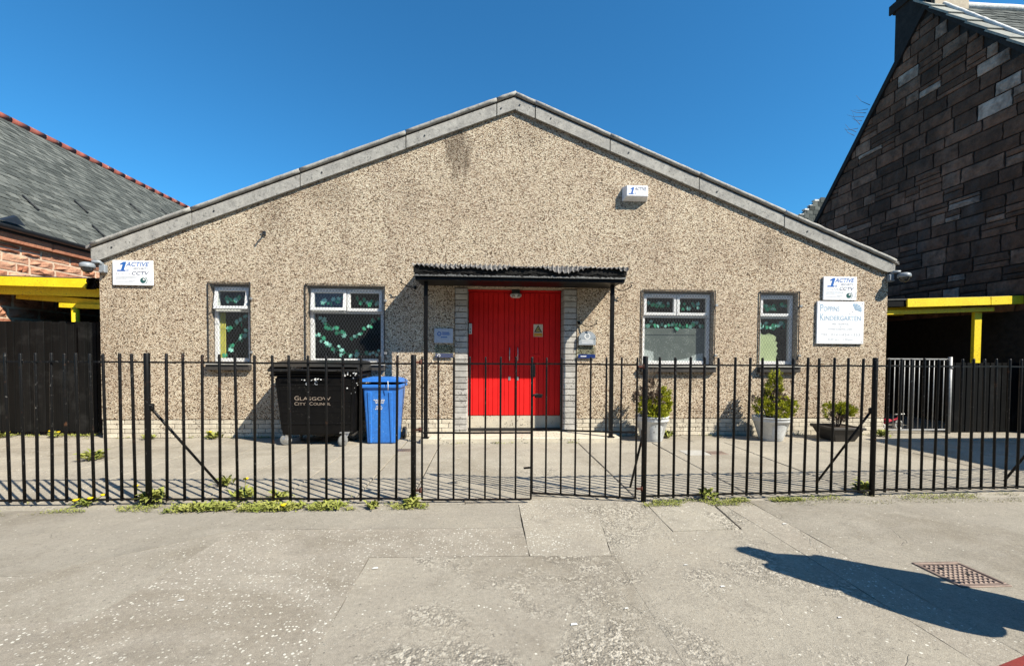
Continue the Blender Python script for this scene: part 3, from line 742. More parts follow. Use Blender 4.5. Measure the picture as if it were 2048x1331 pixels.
for i in range(n):     # bent lead edge
    xa, xb = lerp(cx0+.02, cx1-.02, i/n), lerp(cx0+.02, cx1-.02, (i+1)/n)
    f = lambda x: 2.620+.028*noise.noise(Vector((x*23, 9, 7)))+.03*max(0, noise.noise(Vector((x*2.5, 9, 3))))
    m.add([(xa, cyf-.012, 2.598), (xb, cyf-.012, 2.598), (xb, cyf-.006, f(xb)), (xa, cyf-.006, f(xa))], [(0, 1, 2, 3)])
m.build('flashing', mLEAD, can, fix=False)
MB().cbox(cx0+.03, cx1-.03, cyf+.02, cyf+.16, 2.545, 2.597, .006).build('front_beam', mPOST, can)
MB().box(cx0+.03, cx1-.03, cyf+.17, -.002, 2.57, 2.595).build('soffit', mPOST, can)
for xx in (-1.43, 1.545):
    p = MB().cbox(xx-.03, xx+.03, -.58, -.52, .085, 2.545, .006).build('post', mPOST, can)
    MB().cbox(xx-.055, xx+.055, -.605, -.495, .0855, .095, .003).build('base_plate', mPOST, p)

# bulkhead light over the door
lamp = root('bulkhead_light', (.04, .2, 2.46), 'twin-lensed bulkhead light fixed above the red door', 'light')
mLENS = M('light_lens', (.55, .5, .42), (.45, .4, .35), 8, .25, .5)
MB().cbox(-.03, .11, .20, .296, 2.475, 2.56, .01).build('back_box', mPLASTD, lamp)
bm_ = MB(); bm_.lathe((.04, .235, 2.41), [(.0, 0), (.07, .01), (.10, .03), (.105, .06), (.09, .075), (0, .08)], 16); bm_.build('housing', mPLASTW, lamp)
for dx in (-.045, .045):
    MB().lathe((.04+dx, .145, 2.425), [(0, -.025), (.02, -.02), (.028, 0), (.02, .02), (0, .025)], 10).build('lens', mLENS, lamp)

# ---------------------------------------------------------------- signs
def one(x0, x1, z0, z1, y, mat, par):
    """slab-serif slanted numeral 1"""
    P = [(.0, 0), (.72, 0), (.76, .14), (.60, .14), (.82, 1), (.58, 1), (.30, .80), (.265, .66), (.50, .72), (.345, .14), (.04, .14)]
    k = 1/.82
    m = MB(); m.add([(lerp(x0, x1, a*k), y, lerp(z0, z1, b)) for a, b in P], [(0, 1, 2, 3, 9, 10), (3, 4, 8, 9), (4, 5, 6, 7, 8)])
    return m.build('lettering', mat, par, fix=False)
def cctv(x0, x1, z0, z1, y, label):
    r = root('security_sign', ((x0+x1)/2, y, z0), label, 'sign', 'security camera notices')
    w, h = x1-x0, z1-z0; X = lambda u: x0+u*w; Z = lambda v: z0+v*h; yt = y-.0165
    MB().cbox(x0, x1, y-.015, y+.01, z0, z1, .004).build('board', mSIGN, r)
    one(X(.11), X(.35), Z(.56), Z(.94), yt, mBLUE, r)
    text('st', X(.345), X(.41), Z(.56), Z(.66), yt, mBLUE, r, .2)
    text('ACTIVE', X(.34), X(.92), Z(.76), Z(.94), yt, mBLUE, r, .25, bold=.012)
    text('SECURITY', X(.52), X(.90), Z(.64), Z(.71), yt, mNAVY, r, .25)
    text('24 HOUR', X(.08), X(.46), Z(.42), Z(.50), yt, mGREYP, r)
    text('CCTV', X(.48), X(.91), Z(.42), Z(.56), yt, mNAVY, r, .25, bold=.008)
    m = MB()
    for i, (e0, e1) in enumerate(((.08, .62), (.08, .60), (.08, .34), (.40, .58), (.08, .52))):
        zz = Z(.33-.05*i); m.add([(X(e0), yt, zz), (X(e1), yt, zz), (X(e1), yt, zz+.008), (X(e0), yt, zz+.008)], [(0, 1, 2, 3)])
    m.add([(X(.92), yt, Z(.12)), (X(.97), yt, Z(.12)), (X(.97), yt, Z(.34)), (X(.955), yt, Z(.34)), (X(.955), yt, Z(.15)), (X(.92), yt, Z(.15))], [(0, 1, 2, 3, 4, 5)])
    m.build('small_print', mGREYP, r, fix=False)
    cx, cz, R = X(.76), Z(.2), .085*h+.012
    m = MB(); m.add([(cx+R*math.cos(t*.3927), yt, cz+R*math.sin(t*.3927)) for t in range(16)], [tuple(range(16))])
    for k, rr in ((0, 1.35),):
        vs = []
        for i in range(9):
            t = -1.0+2.0*i/8; vs += [(cx+R*1.3*math.cos(t), yt, cz+R*1.3*math.sin(t)), (cx+R*1.5*math.cos(t), yt, cz+R*1.5*math.sin(t))]
        m.add(vs, [(2*i, 2*i+1, 2*i+3, 2*i+2) for i in range(8)])
    e = m.build('emblem', mTEAL, r, fix=False)
    m = MB(); m.add([(cx+R*.1, yt-.001, cz+R*.8), (cx-R*.1, yt-.001, cz+.1*R), (cx+R*.5, yt-.001, cz), (cx+.2*R, yt-.001, cz-.3*R), (cx+R*.75, yt-.001, cz+.35*R)], [(0, 1, 2, 3, 4)]); m.build('highlight', mWHITEP, r, fix=False)
    return r
cctv(-6.52, -5.90, 2.495, 2.895, -.02, 'white security camera notice below the left end of the verge')
cctv(5.51, 6.135, 2.42, 2.835, -.02, 'white security camera notice mounted above the kindergarten sign')
ks = root('kindergarten_sign', (5.85, -.02, 1.64), 'large white sign with pale blue kindergarten name and umbrella emblem', 'sign')
x0, x1, z0, z1 = 5.405, 6.285, 1.64, 2.395; w, h = x1-x0, z1-z0
X = lambda u: x0+u*w; Z = lambda v: z0+v*h
MB().cbox(x0, x1, -.035, -.005, z0, z1, .004).build('board', mSIGN, ks)
yt = -.0366
for s_, a, b, c, d in (('P', .06, .13, .77, .93), ('OPPINS', .135, .47, .77, .88), ('K', .06, .145, .55, .71), ('INDERGARTEN', .155, .93, .55, .66)):
    text(s_, X(a), X(b), Z(c), Z(d), yt, mPALEBLUE, ks, bold=.004)
text('PRE - SCHOOL', X(.32), X(.68), Z(.45), Z(.49), yt, mGREYP, ks)
text('&', X(.49), X(.515), Z(.385), Z(.42), yt, mGREYP, ks)
text('AFTER SCHOOL CARE', X(.23), X(.76), Z(.33), Z(.365), yt, mGREYP, ks)
text('TEL; 0141-424-1333', X(.08), X(.92), Z(.185), Z(.245), yt, mGREYP, ks)
text('8.00 am - 5.30pm', X(.24), X(.77), Z(.075), Z(.125), yt, mGREYP, ks)
m = MB()  # umbrella: fan of gores and a sprinkle of dots
ux, uz = X(.80), Z(.81)
for i in range(5):
    t0, t1 = math.radians(-20+i*27), math.radians(-20+(i+1)*27-4)
    R = .125
    m.add([(ux, yt, uz), (ux+R*math.cos(t0), yt, uz+R*math.sin(t0)*.85), (ux+R*1.03*math.cos((t0+t1)/2), yt, uz+R*.9*math.sin((t0+t1)/2)), (ux+R*math.cos(t1), yt, uz+R*math.sin(t1)*.85)], [(0, 1, 2, 3)])
m.build('umbrella_emblem', mPALEBLUE, ks, fix=False)
m = MB()
for i in range(16):
    t = random.uniform(2.6, 5.2); R = random.uniform(.05, .13); px, pz = ux+R*math.cos(t), uz+R*math.sin(t); q = random.uniform(.004, .009)
    m.add([(px-q, yt, pz), (px, yt, pz-q), (px+q, yt, pz), (px, yt, pz+q)], [(0, 1, 2, 3)])
m.build('emblem_dots', mGREYP, ks, fix=False)
for u, v in ((.04, .95), (.96, .95), (.04, .05), (.96, .05)):
    MB().tube([(X(u), -.034, Z(v)), (X(u), -.039, Z(v))], .007, 8).build('screw', mSTEEL, ks)
# alarm box
al = root('alarm_box', (2.08, -.06, 4.08), 'white burglar alarm box high on the gable with blue lettering', 'alarm box')
m = MB(); xs0, xs1, zs0, zs1 = 1.865, 2.285, 4.075, 4.315
m.add([(xs0-.01, 0, zs0-.0), (xs1+.01, 0, zs0-.0), (xs1+.01, 0, zs1), (xs0-.01, 0, zs1), (xs0+.03, -.13, zs0+.045), (xs1-.02, -.13, zs0+.045), (xs1-.02, -.13, zs1-.015), (xs0+.03, -.13, zs1-.015)],
      [(4, 5, 6, 7), (0, 1, 5, 4), (1, 2, 6, 5), (2, 3, 7, 6), (3, 0, 4, 7)])
bb = m.build('case', mSIGN, al)
bv = bb.modifiers.new('b', 'BEVEL'); bv.width = .012; bv.segments = 2
one(1.925, 2.025, 4.15, 4.268, -.1315, mBLUE, al); text('st', 2.03, 2.055, 4.15, 4.18, -.1315, mBLUE, al, .2)
text('ACTIVE', 2.03, 2.235, 4.215, 4.27, -.1315, mNAVY, al, .25, bold=.01); text('SECURITY', 2.09, 2.23, 4.175, 4.195, -.1315, mGREYP, al, .25)
# plaques by the door
p1 = root('door_plaque', (-1.2, -.02, 1.6), 'grey white plaque with a blue ring emblem at the left of the door', 'plaque')
MB().cbox(-1.36, -1.045, -.03, -.008, 1.60, 1.845, .004).build('board', M('pale_plaque', (.42, .46, .54), (.38, .42, .5), 5, .35), p1)
def ring(cx, cz, r0, r1, y, mat, par, name='ring_emblem', a0=0.0, a1=6.2832):
    vs = []; n = 24
    for i in range(n+1):
        t = a0+(a1-a0)*i/n; vs += [(cx+r0*math.cos(t), y, cz+r0*math.sin(t)), (cx+r1*math.cos(t), y, cz+r1*math.sin(t))]
    MB().add(vs, [(2*i, 2*i+1, 2*i+3, 2*i+2) for i in range(n)]).build(name, mat, par, fix=False)
ring(-1.275, 1.755, .022, .036, -.0315, mBLUE, p1)
m = MB()
for zz, a, b in ((1.768, -1.225, -1.105), (1.738, -1.225, -1.10), (1.69, -1.25, -1.14)): m.add([(a, -.0315, zz), (b, -.0315, zz), (b, -.0315, zz+.016), (a, -.0315, zz+.016)], [(0, 1, 2, 3)])
m.build('print_line', mBLUE, p1, fix=False)
p2 = root('clear_plaque', (-1.2, -.02, 1.35), 'clear plaque with dark blue strip below the pale plaque beside the door', 'plaque')
MB().cbox(-1.345, -1.035, -.03, -.012, 1.35, 1.565, .002).build('acrylic', mGLASS, p2)
MB().cbox(-1.34, -1.04, -.033, -.0305, 1.352, 1.425, .001).build('blue_strip', M('slate_blue', (.05, .06, .11), (.06, .07, .13), 5, .4), p2)
ring(-1.28, 1.389, .016, .026, -.0345, mWHITEP, p2)
for xx in (-1.325, -1.055):
    for zz in (1.545, 1.39): MB().tube([(xx, -.028, zz), (xx, -.042, zz)], .008, 8).build('stud', mSTEEL, p2)
p3 = root('arched_plaque', (1.26, -.02, 1.6), 'grey round-topped plaque with a white ring at the right of the door', 'plaque')
pts = [(1.115, 1.585), (1.41, 1.585), (1.41, 1.70)] + [(1.2625+.15*math.cos(t), 1.70+.125*math.sin(t)) for t in [i*math.pi/10 for i in range(1, 10)]] + [(1.115, 1.70)]
MB().prism([(a, -.05, b) for a, b in pts], (0, .025, 0)).build('board', M('grey_plaque', (.30, .33, .36), (.26, .29, .32), 6, .4), p3)
ring(1.262, 1.735, .036, .052, -.0515, mWHITEP, p3)
m = MB(); m.add([(1.16, -.0515, 1.655), (1.37, -.0515, 1.655), (1.37, -.0515, 1.668), (1.16, -.0515, 1.668)], [(0, 1, 2, 3)]); m.build('white_line', mWHITEP, p3, fix=False)
m = MB(); m.add([(1.165, -.0515, 1.61), (1.365, -.0515, 1.61), (1.365, -.0515, 1.64), (1.165, -.0515, 1.64)], [(0, 1, 2, 3)]); m.build('dark_panel', mGREYP, p3, fix=False)
for xx in (1.14, 1.385): MB().tube([(xx, -.05, 1.69), (xx, -.062, 1.69)], .008, 8).build('stud', mPLASTD, p3)
p4 = root('clear_plaque', (1.26, -.02, 1.36), 'clear plaque with bright navy strip below the arched plaque', 'plaque')
MB().cbox(1.105, 1.412, -.03, -.012, 1.355, 1.56, .002).build('acrylic', mGLASS, p4)
MB().cbox(1.11, 1.41, -.034, -.0305, 1.357, 1.424, .001).build('navy_strip', M('navy_strip', (.012, .03, .14), (.012, .03, .12), 5, .35), p4)
m = MB(); m.add([(1.15, -.0355, 1.382), (1.25, -.0355, 1.382), (1.25, -.0355, 1.398), (1.15, -.0355, 1.398)], [(0, 1, 2, 3)]); m.build('print_line', mWHITEP, p4, fix=False)
hz = root('hazard_sign', (.45, .29, 1.74), 'small hazard sticker with black triangle on the red door', 'sign')
MB().box(.365, .53, .291, .2945, 1.735, 1.955).build('board', M('hazard_white', (.62, .55, .42), (.55, .5, .4), 6, .5), hz)
MB().box(.372, .523, .2895, .2905, 1.742, 1.80).build('text_panel', M('hazard_orange', (.62, .28, .04), (.55, .25, .04), 6, .5), hz)
MB().add([(.375, .2898, 1.815), (.52, .2898, 1.815), (.4475, .2898, 1.945)], [(0, 1, 2)]).build('triangle', mPLASTD, hz, fix=False)
MB().add([(.403, .2888, 1.832), (.492, .2888, 1.832), (.4475, .2888, 1.912)], [(0, 1, 2)]).build('triangle_face', M('hazard_yellow', (.55, .42, .12), (.5, .4, .12), 6, .5), hz, fix=False)
MB().add([(.42, .288, 1.842), (.45, .288, 1.862), (.475, .288, 1.842), (.475, .288, 1.852), (.455, .288, 1.885), (.44, .288, 1.865), (.425, .288, 1.858)], [tuple(range(7))]).build('pictogram', mPLASTD, hz, fix=False)
ic = root('door_entry_unit', (-.76, .28, 1.77), 'small cream entry unit at the left edge of the red door', 'entry unit')
MB().cbox(-.79, -.735, .268, .295, 1.77, 1.96, .006).build('case', mPLASTW, ic)
for zz in (1.80, 1.86): MB().tube([(-.762, .27, zz), (-.762, .262, zz)], .01, 8).build('button', mPLASTD, ic)

# wall hooks, stub of cable
def hook(pts, label):
    o = root('wall_bracket', pts[0], label, 'bracket')
    MB().tube(pts, .008, 6).build('rod', mPOST, o); p = Vector(pts[0])
    MB().cbox(p.x-.02, p.x+.02, -.012, .0, p.z-.03, p.z+.03, .003).build('plate', mPOST, o)
def scroll(x0, x1, z0, z1, sag, y0=-.01, y1=-.16):
    P = []
    for i in range(9):
        t = i/8; P.append((lerp(x0, x1, t), lerp(y0, y1, t), lerp(z0, z1, t)-sag*math.sin(math.pi*t)))
    for i in range(6):
        a = i*.75; P.append((x1+(.025 if x1 > x0 else -.025)*math.sin(a)*-1, y1, z1+.025-.025*math.cos(a)))
    return P
hook(scroll(-1.68, -1.90, 2.53, 2.60, .03), 'curled black wall bracket left of the canopy')
hook(scroll(1.70, 2.0, 2.62, 2.60, .09), 'curled black wall bracket right of the canopy under its corner')
hook(scroll(1.12, 1.40, 1.97, 1.95, .06), 'curled black wall bracket above the arched plaque')
st = root('cable_stub', (-4.1, -.02, 3.3), 'short black cable end sticking out high on the wall', 'cable')
MB().tube([(-4.14, 0, 3.37), (-4.16, -.07, 3.36), (-4.165, -.11, 3.33)], .013, 6).build('cable', mPLASTD, st); MB().cbox(-4.17, -4.12, -.03, 0, 3.35, 3.42, .006).build('clip', mPLASTD, st)

# security cameras
def seccam(x, z, sg, label, tilt):
    r = root('security_camera', (x, -.02, z), label, 'camera', 'dome security cameras at the eaves')
    bx = x+sg*-.10
    MB().cbox(bx-.05, bx+.05, -.07, 0, z-.07, z+.06, .012).build('junction_box', mCAMG, r)
    MB().tube([(bx, -.04, z+.055), (bx+sg*.03, -.07, z+.10), (x, -.13, z+.09)], .028, 8).build('arm', mCAMG, r)
    c = (x+sg*.03, -.17, z)
    m = MB(); m.lathe(c, [(0, .07), (.05, .07), (.085, .055), (.098, .03), (.10, -.005), (.092, -.015), (0, -.015)], 20); m.build('dome_housing', mCAMG, r)
    m = MB(); m.lathe((c[0], c[1], c[2]-.0155), [(.08, 0), (.075, -.035), (.05, -.065), (.02, -.078), (0, -.08)], 18); m.build('dome_eye', M('dome_dark', (.015, .018, .022), (.02, .022, .026), 5, .08, .6), r)
    for dx in (-.03, .03): MB().tube([(bx+dx, -.07, z-.05), (bx+dx, -.082, z-.05)], .012, 8).build('screw', mSTEEL, r)
seccam(-6.76, 2.755, -1, 'grey dome security camera under the left eaves', .2)
seccam(6.86, 2.83, 1, 'grey dome security camera under the right eaves casting a long shadow', 0)

# ---------------------------------------------------------------- bins
eb = root('wheeled_container', (-3.05, -.42, 0), 'big black four-wheeled refuse container with council lettering under the window', 'refuse bin')
def frustum(m, b, t, zb, zt_, mi=0):
    (a0, a1, c0, c1), (e0, e1, g0, g1) = b, t
    return m.add([(a0,c0,zb),(a1,c0,zb),(a1,c1,zb),(a0,c1,zb),(e0,g0,zt_),(e1,g0,zt_),(e1,g1,zt_),(e0,g1,zt_)],
                 [(0,3,2,1),(4,5,6,7),(0,1,5,4),(1,2,6,5),(2,3,7,6),(3,0,4,7)], mi)
def bevel(o, w=.01, seg=2):
    b = o.modifiers.new('b', 'BEVEL'); b.width = w; b.segments = seg; b.limit_method = 'ANGLE'; return o
m = MB(); frustum(m, (-3.575, -2.525, -.70, -.16), (-3.635, -2.465, -.775, -.08), .163, 1.06); bevel(m.build('body', mBIN, eb), .03, 3)
def fy(z): return lerp(-.70, -.775, (z-.215)/.845)
def fx(z): return lerp(1.05, 1.17, (z-.215)/.845)/2
for z, d in ((.34, .012), (.52, .005), (.60, .005), (.68, .005), (.86, .005), (.93, .005)):
    hw = fx(z)-.02
    MB().cbox(-3.05-hw, -3.05+hw, fy(z)-d, fy(z)+.01, z-.012, z+.012, .004).build('rib', mBIN, eb)
for sx in (-1, 1):
    MB().prism([(-3.05+sx*(fx(.24)-.03), fy(.24)-.012, .24), (-3.05+sx*(fx(1.03)-.03), fy(1.03)-.012, 1.03), (-3.05+sx*(fx(1.03)-.0), fy(1.03)-.012, 1.03), (-3.05+sx*(fx(.24)-.0), fy(.24)-.012, .24)], (0, .03, 0)).build('corner_rib', mBIN, eb)
m = MB(); m.cbox(-3.705, -2.395, -.80, -.055, 1.06, 1.10, .012); m.cbox(-3.69, -2.41, -.815, -.04, 1.105, 1.135, .012); m.build('rim', mBIN, eb)
m = MB()  # domed lid
N = 10; prof = []
for i in range(N+1):
    t = i/N; y = lerp(-.83, -.05, t); prof.append((y, 1.145+.15*math.sin(math.pi*min(1, .10+t*.62))**.8))
vs = []; fs = []
xs_ = [(-3.715, 0), (-3.69, 1), (-3.60, 1.06), (-2.50, 1.06), (-2.41, 1), (-2.385, 0)]
for (x, k_) in xs_:
    for (y, z) in prof: vs.append((x, y, 1.14+(z-1.14)*k_))
for i in range(len(xs_)-1):
    for j in range(N): fs.append((i*(N+1)+j, (i+1)*(N+1)+j, (i+1)*(N+1)+j+1, i*(N+1)+j+1))
m.add(vs, fs, 0, True); m.cbox(-3.715, -2.385, -.845, -.825, 1.135, 1.175, .006); lid = m.build('lid', mBINLID, eb)
MB().tube([(-3.4, -.85, 1.15), (-3.4, -.885, 1.15), (-2.7, -.885, 1.15), (-2.7, -.85, 1.15)], .012, 6).build('lid_handle', mBIN, lid)
for sx in (-1, 1):
    MB().tube([(-3.05+sx*.60, -.43, .98), (-3.05+sx*.69, -.43, .98)], .024, 10).build('lifting_pin', mBIN, eb)
    MB().tube([(-3.05+sx*.585, -.62, .9), (-3.05+sx*.64, -.64, .9), (-3.05+sx*.64, -.25, .9), (-3.05+sx*.585, -.24, .9)], .013, 6).build('side_handle', mBIN, eb)
random.seed(5)
m = MB()
for i in range(26):
    x, y = random.uniform(-2.62, -2.42), random.uniform(-.82, -.5); s = random.uniform(.004, .012)
    z = 1.075+random.random()*.07 if random.random() < .5 else random.uniform(.8, 1.05)
    yy = -.83-.003 if z > 1.06 else fy(z)-.004
    m.add([(x-s, yy, z-s), (x+s, yy, z-s*.6), (x+s*.5, yy, z+s), (x-s*.8, yy, z+s*.7)], [(0, 1, 2, 3)])
for i in range(18):
    x = random.uniform(-3.25, -2.95); z = random.uniform(.99, 1.03); s = random.uniform(.004, .012); yy = fy(z)-.004
    m.add([(x-s, yy, z-s), (x+s, yy, z-s*.6), (x+s*.5, yy, z+s), (x-s*.8, yy, z+s*.7)], [(0, 1, 2, 3)])
tag(m.build('droppings', mWHITEP, eb, fix=False), kind='stuff')
for s_, a, b, c, d in (('G', -3.365, -3.30, .70, .765), ('LASGOW', -3.285, -2.83, .70, .75), ('C', -3.365, -3.315, .625, .675), ('ITY', -3.305, -3.20, .625, .665), ('C', -3.145, -3.095, .625, .675), ('OUNCIL', -3.085, -2.83, .625, .665)):
    text(s_, a, b, c, d, fy(.7)-.012, mBINTXT, eb)
text('C', -3.19, -3.145, .925, .975, fy(.95)-.010, mGREYP, eb); text('C', -3.06, -3.015, .935, .985, fy(.95)-.010, mGREYP, eb)
for (cx, cy, rz) in ((-3.50, -.64, .3), (-2.63, -.72, 1.0), (-3.50, -.2, 2), (-2.6, -.2, .4)):
    R = Matrix.Rotation(rz, 3, 'Z'); C = Vector((cx, cy, 0))
    c_ = MB(); wv = lambda p: C + R @ Vector(p)
    c_.cbox(cx-.07, cx+.07, cy-.05, cy+.05, .196, .214, .004)
    for sy in (-.032, .032):
        c_.prism([wv((-.035, sy, .19)), wv((.05, sy, .19)), (wv((-.025, sy, .085))), wv((-.06, sy, .085))], R @ Vector((0, .005*(1 if sy > 0 else -1), 0)))
    c_.tube([C+Vector((0, 0, .185)), C+Vector((0, 0, .2))], .035, 12)
    cs = c_.build('castor', mSTEEL, eb)
    for nm_, r0, hw, mt in (('tyre', .085, .022, mTYRE), ('hub', .052, .027, mSTEEL)):
        w_ = MB(); vs = []; fs = []; n = 18
        for (r, yy) in ((0, -hw), (r0*.85, -hw), (r0, -hw*.6), (r0, hw*.6), (r0*.85, hw), (0, hw)):
            for k in range(n):
                t = 2*math.pi*k/n; vs.append(wv((-.04+r*math.cos(t), yy, .0855+r*math.sin(t))))
        for i in range(5):
            for k in range(n): fs.append((i*n+k, i*n+(k+1) % n, (i+1)*n+(k+1) % n, (i+1)*n+k))
        w_.add(vs, fs, 0, True); w_.build(nm_, mt, cs)
bb_ = root('wheeled_bin', (-2.1, -.37, 0), 'blue two-wheeled bin with its lid ajar beside the black container', 'wheelie bin')
m = MB(); frustum(m, (-2.335, -1.89, -.60, -.18), (-2.385, -1.825, -.66, -.09), .0, .93); bevel(m.build('body', mBLUEBIN, bb_), .035, 3)
gy = lambda z: lerp(-.60, -.66, z/.93)
m = MB(); m.cbox(-2.41, -1.80, -.685, -.06, .875, .935, .014); m.build('rim', mBLUEBIN, bb_)
for a, b in ((-2.31, -2.25), (-1.985, -1.93)):   # moulded front ribs
    m = MB(); m.prism([(a+.02, gy(.02)-.012, .02), (b-.005, gy(.02)-.012, .02), (b, gy(.84)-.012, .82), (a, gy(.84)-.012, .82)], (0, .03, 0)); bevel(m.build('front_rib', mBLUEBIN, bb_), .008, 2)
m = MB(); vs = []; fs = []
T = Matrix.Translation((0, -.06, .95)) @ Matrix.Rotation(-.055, 4, 'X') @ Matrix.Translation((0, .06, -.95))
prof = [(-.70, .945), (-.695, .985), (-.60, 1.01), (-.35, 1.03), (-.15, 1.015), (-.06, .98), (-.04, .945)]
xs_ = [(-2.42, 0), (-2.40, .75), (-2.30, 1), (-1.91, 1), (-1.81, .75), (-1.79, 0)]
for (x, k_) in xs_:
    for (y, z) in prof: vs.append(T @ Vector((x, y, .945+(z-.945)*k_)))
n = len(prof)
for i in range(len(xs_)-1):
    for j in range(n-1): fs.append((i*n+j, (i+1)*n+j, (i+1)*n+j+1, i*n+j+1))
m.add(vs, fs, 0, False); k0 = len(vs); m.cbox(-2.42, -1.79, -.705, -.05, .938, .955, .006, 0, T)
lid = m.build('lid', mBLUEBIN, bb_); bevel(lid, .006, 2)
for xx in (-2.3, -1.92): MB().tube([(xx, -.03, .93), (xx, -.03, 1.0)], .02, 8).build('hinge', mBLUEBIN, bb_)
MB().tube([(-2.33, -.02, .99), (-1.88, -.02, .99)], .014, 8).build('handle', mBLUEBIN, bb_)
MB().tube([(-1.985, -.712, .99), (-1.98, -.72, .93), (-1.985, -.70, .84)], .006, 6).build('white_strap', mWHITEP, bb_)
m = MB(); zz = .69
for i, (a, b) in enumerate(((.0, .17), (.02, .15), (.03, .14), (.0, 0), (.04, .13), (.03, .14), (.02, .13))):
    x = -2.215+a
    while x < -2.215+b-.01:
        l = random.uniform(.012, .03); z = zz-.024*i; m.add([(x, gy(z)-.0065, z), (x+l, gy(z)-.0065, z), (x+l, gy(z)-.0065, z+.012), (x, gy(z)-.0065, z+.012)], [(0, 1, 2, 3)]); x += l+.006
tag(m.build('small_print', mWHITEP, bb_, fix=False), kind='stuff')
for xx in (-2.345, -1.835):
    w_ = MB(); w_.tube([(xx-.03, -.13, .1), (xx-.022, -.13, .1), (xx+.022, -.13, .1), (xx+.03, -.13, .1)], [.08, .1, .1, .08], 20); ob = w_.build('wheel', mPLASTD, bb_)
    MB().tube([(xx-.034, -.13, .1), (xx+.034, -.13, .1)], .04, 14).build('hub', mTYRE, ob)
MB().tube([(-2.34, -.13, .1), (-1.84, -.13, .1)], .012, 8).build('axle', mSTEEL, bb_)

# ---------------------------------------------------------------- pots and shrubs
def round_pot(c, rt_, rb, h, label):
    p = root('plant_pot', c, label, 'plant pot', 'pots along the front wall')
    m = MB(); m.lathe(c, [(0, .0), (rb, 0), (rb+.005, .01), (lerp(rb, rt_, .80), h*.80), (lerp(rb, rt_, .83)+.012, h*.815), (lerp(rb, rt_, .86)+.012, h*.84), (rt_-.015, h*.94), (rt_, h*.955), (rt_, h), (rt_-.02, h), (rt_-.035, h*.9), (0, h*.9)], 28)
    b = m.build('bowl', mPOTW, p)
    MB().lathe(c, [(0, h*.915), (rt_-.04, h*.91)], 20).build('soil', mSOIL, p)
    pn = MB(); vs = []
    for i in range(13):   # moulded arched panel on the side
        a = math.radians(-90)+(-1+2*i/12)*.5
        for (zr, o_) in ((.12, .004), (.62+.1*math.sin(math.pi*i/12), .004)):
            r = lerp(rb, rt_, zr)+o_; vs.append((c[0]+r*math.cos(a), c[1]+r*math.sin(a), c[2]+h*zr))
    pn.add(vs, [(2*i, 2*i+2, 2*i+3, 2*i+1) for i in range(12)], 0, True); pn.build('side_panel', mPOTW, p)
    return p
round_pot((2.275, -.42, 0), .275, .165, .415, 'round pale plastic pot left of the door-side window pots, holding the half dead conifer')
round_pot((4.335, -.42, 0), .30, .175, .40, 'round pale plastic pot holding the tall conical conifer under the narrow window')
sp = root('square_pot', (5.47, -.45, 0), 'low square black pot holding the smallest conifer', 'plant pot', 'pots along the front wall')
m = MB(); frustum(m, (5.31, 5.66, -.62, -.28), (5.22, 5.74, -.70, -.20), 0, .20); bevel(m.build('bowl', mPOTB, sp), .012, 2)
m = MB()
for a in ((5.20, 5.765, -.725, -.67), (5.20, 5.765, -.23, -.175), (5.20, 5.255, -.669, -.231), (5.71, 5.765, -.669, -.231)): m.cbox(*a, .2, .24, .006)
m.build('rim', mPOTB, sp); MB().box(5.256, 5.709, -.668, -.232, .205, .222).build('soil', mSOIL, sp)

def conifer(c, blobs, dead, twigs, label, seed):
    """blobs / dead: (dx, dy, z, rx, rz, n) clumps of scale-leaf sprays"""
    random.seed(seed)
    t = root('potted_conifer', c, label, 'shrub', 'small conifers in pots')
    C = Vector(c); tw = MB()
    for (dx, dy, z, rx, rz, n) in blobs+dead:
        tip = C+Vector((dx, dy, z-c[2]+rz*.6)); tw.tube([C+Vector((dx*.2, dy*.2, -.03)), C.lerp(tip, .5)+Vector((dx*.1, dy*.1, -.02)), tip], [.012, .008, .003], 5)
        for _ in range(7):
            q = C+Vector((dx, dy, z-c[2]))+Vector((random.gauss(0, rx*.6), random.gauss(0, rx*.6), random.gauss(0, rz*.6))); tw.tube([C.lerp(tip, random.uniform(.3, .7)), q], [.005, .0015], 4)
    for (dx, dy, z, L) in twigs:
        b = C+Vector((dx, dy, z-c[2]))
        for _ in range(9): tw.tube([b, b+Vector((random.uniform(-.35, .35)*L, random.uniform(-.35, .35)*L, random.uniform(.4, 1)*L))], [.003, .001], 3)
    tw.build('stems', mTWIG, t, fix=False)
    for nm_, mt, bl in (('foliage', mGREEN, blobs), ('dead_foliage', mDEAD, dead)):
        if not bl: continue
        m = MB()
        for (dx, dy, z, rx, rz, n) in bl:
            B = C+Vector((dx, dy, z-c[2])); k = max(4, int(n/24*1.9))
            for _ in range(k):
                d = Vector((random.gauss(0, 1), random.gauss(0, 1), random.gauss(0, 1))).normalized(); rr = random.uniform(.55, 1.0)
                p = B+Vector((d.x*rx*rr, d.y*rx*rr, d.z*rz*rr)); axis = (d*.8+Vector((0, 0, .55))).normalized()
                s1 = axis.cross(Vector((random.random()-.5, random.random()-.5, random.random()-.5))).normalized()
                for j in range(24):   # one fan-shaped spray of little leaves
                    u = random.uniform(-1, 1); v = random.uniform(0, 1); q = p+axis*(v*.055)+s1*(u*.035*(1-.4*v))+Vector((random.gauss(0, .006),)*3)
                    dd = (axis+s1*u*.8+Vector((random.gauss(0, .3), random.gauss(0, .3), random.gauss(0, .3)))).normalized(); w_ = dd.cross(Vector((random.gauss(0, 1), random.gauss(0, 1), random.gauss(0, 1)))).normalized()*.0068
                    L = random.uniform(.016, .03); m.add([q-w_, q+w_, q+dd*L+w_*.4, q+dd*L-w_*.4], [(0, 1, 2, 3)])
        tag(m.build(nm_, mt, t, fix=False), kind='stuff')
    return t
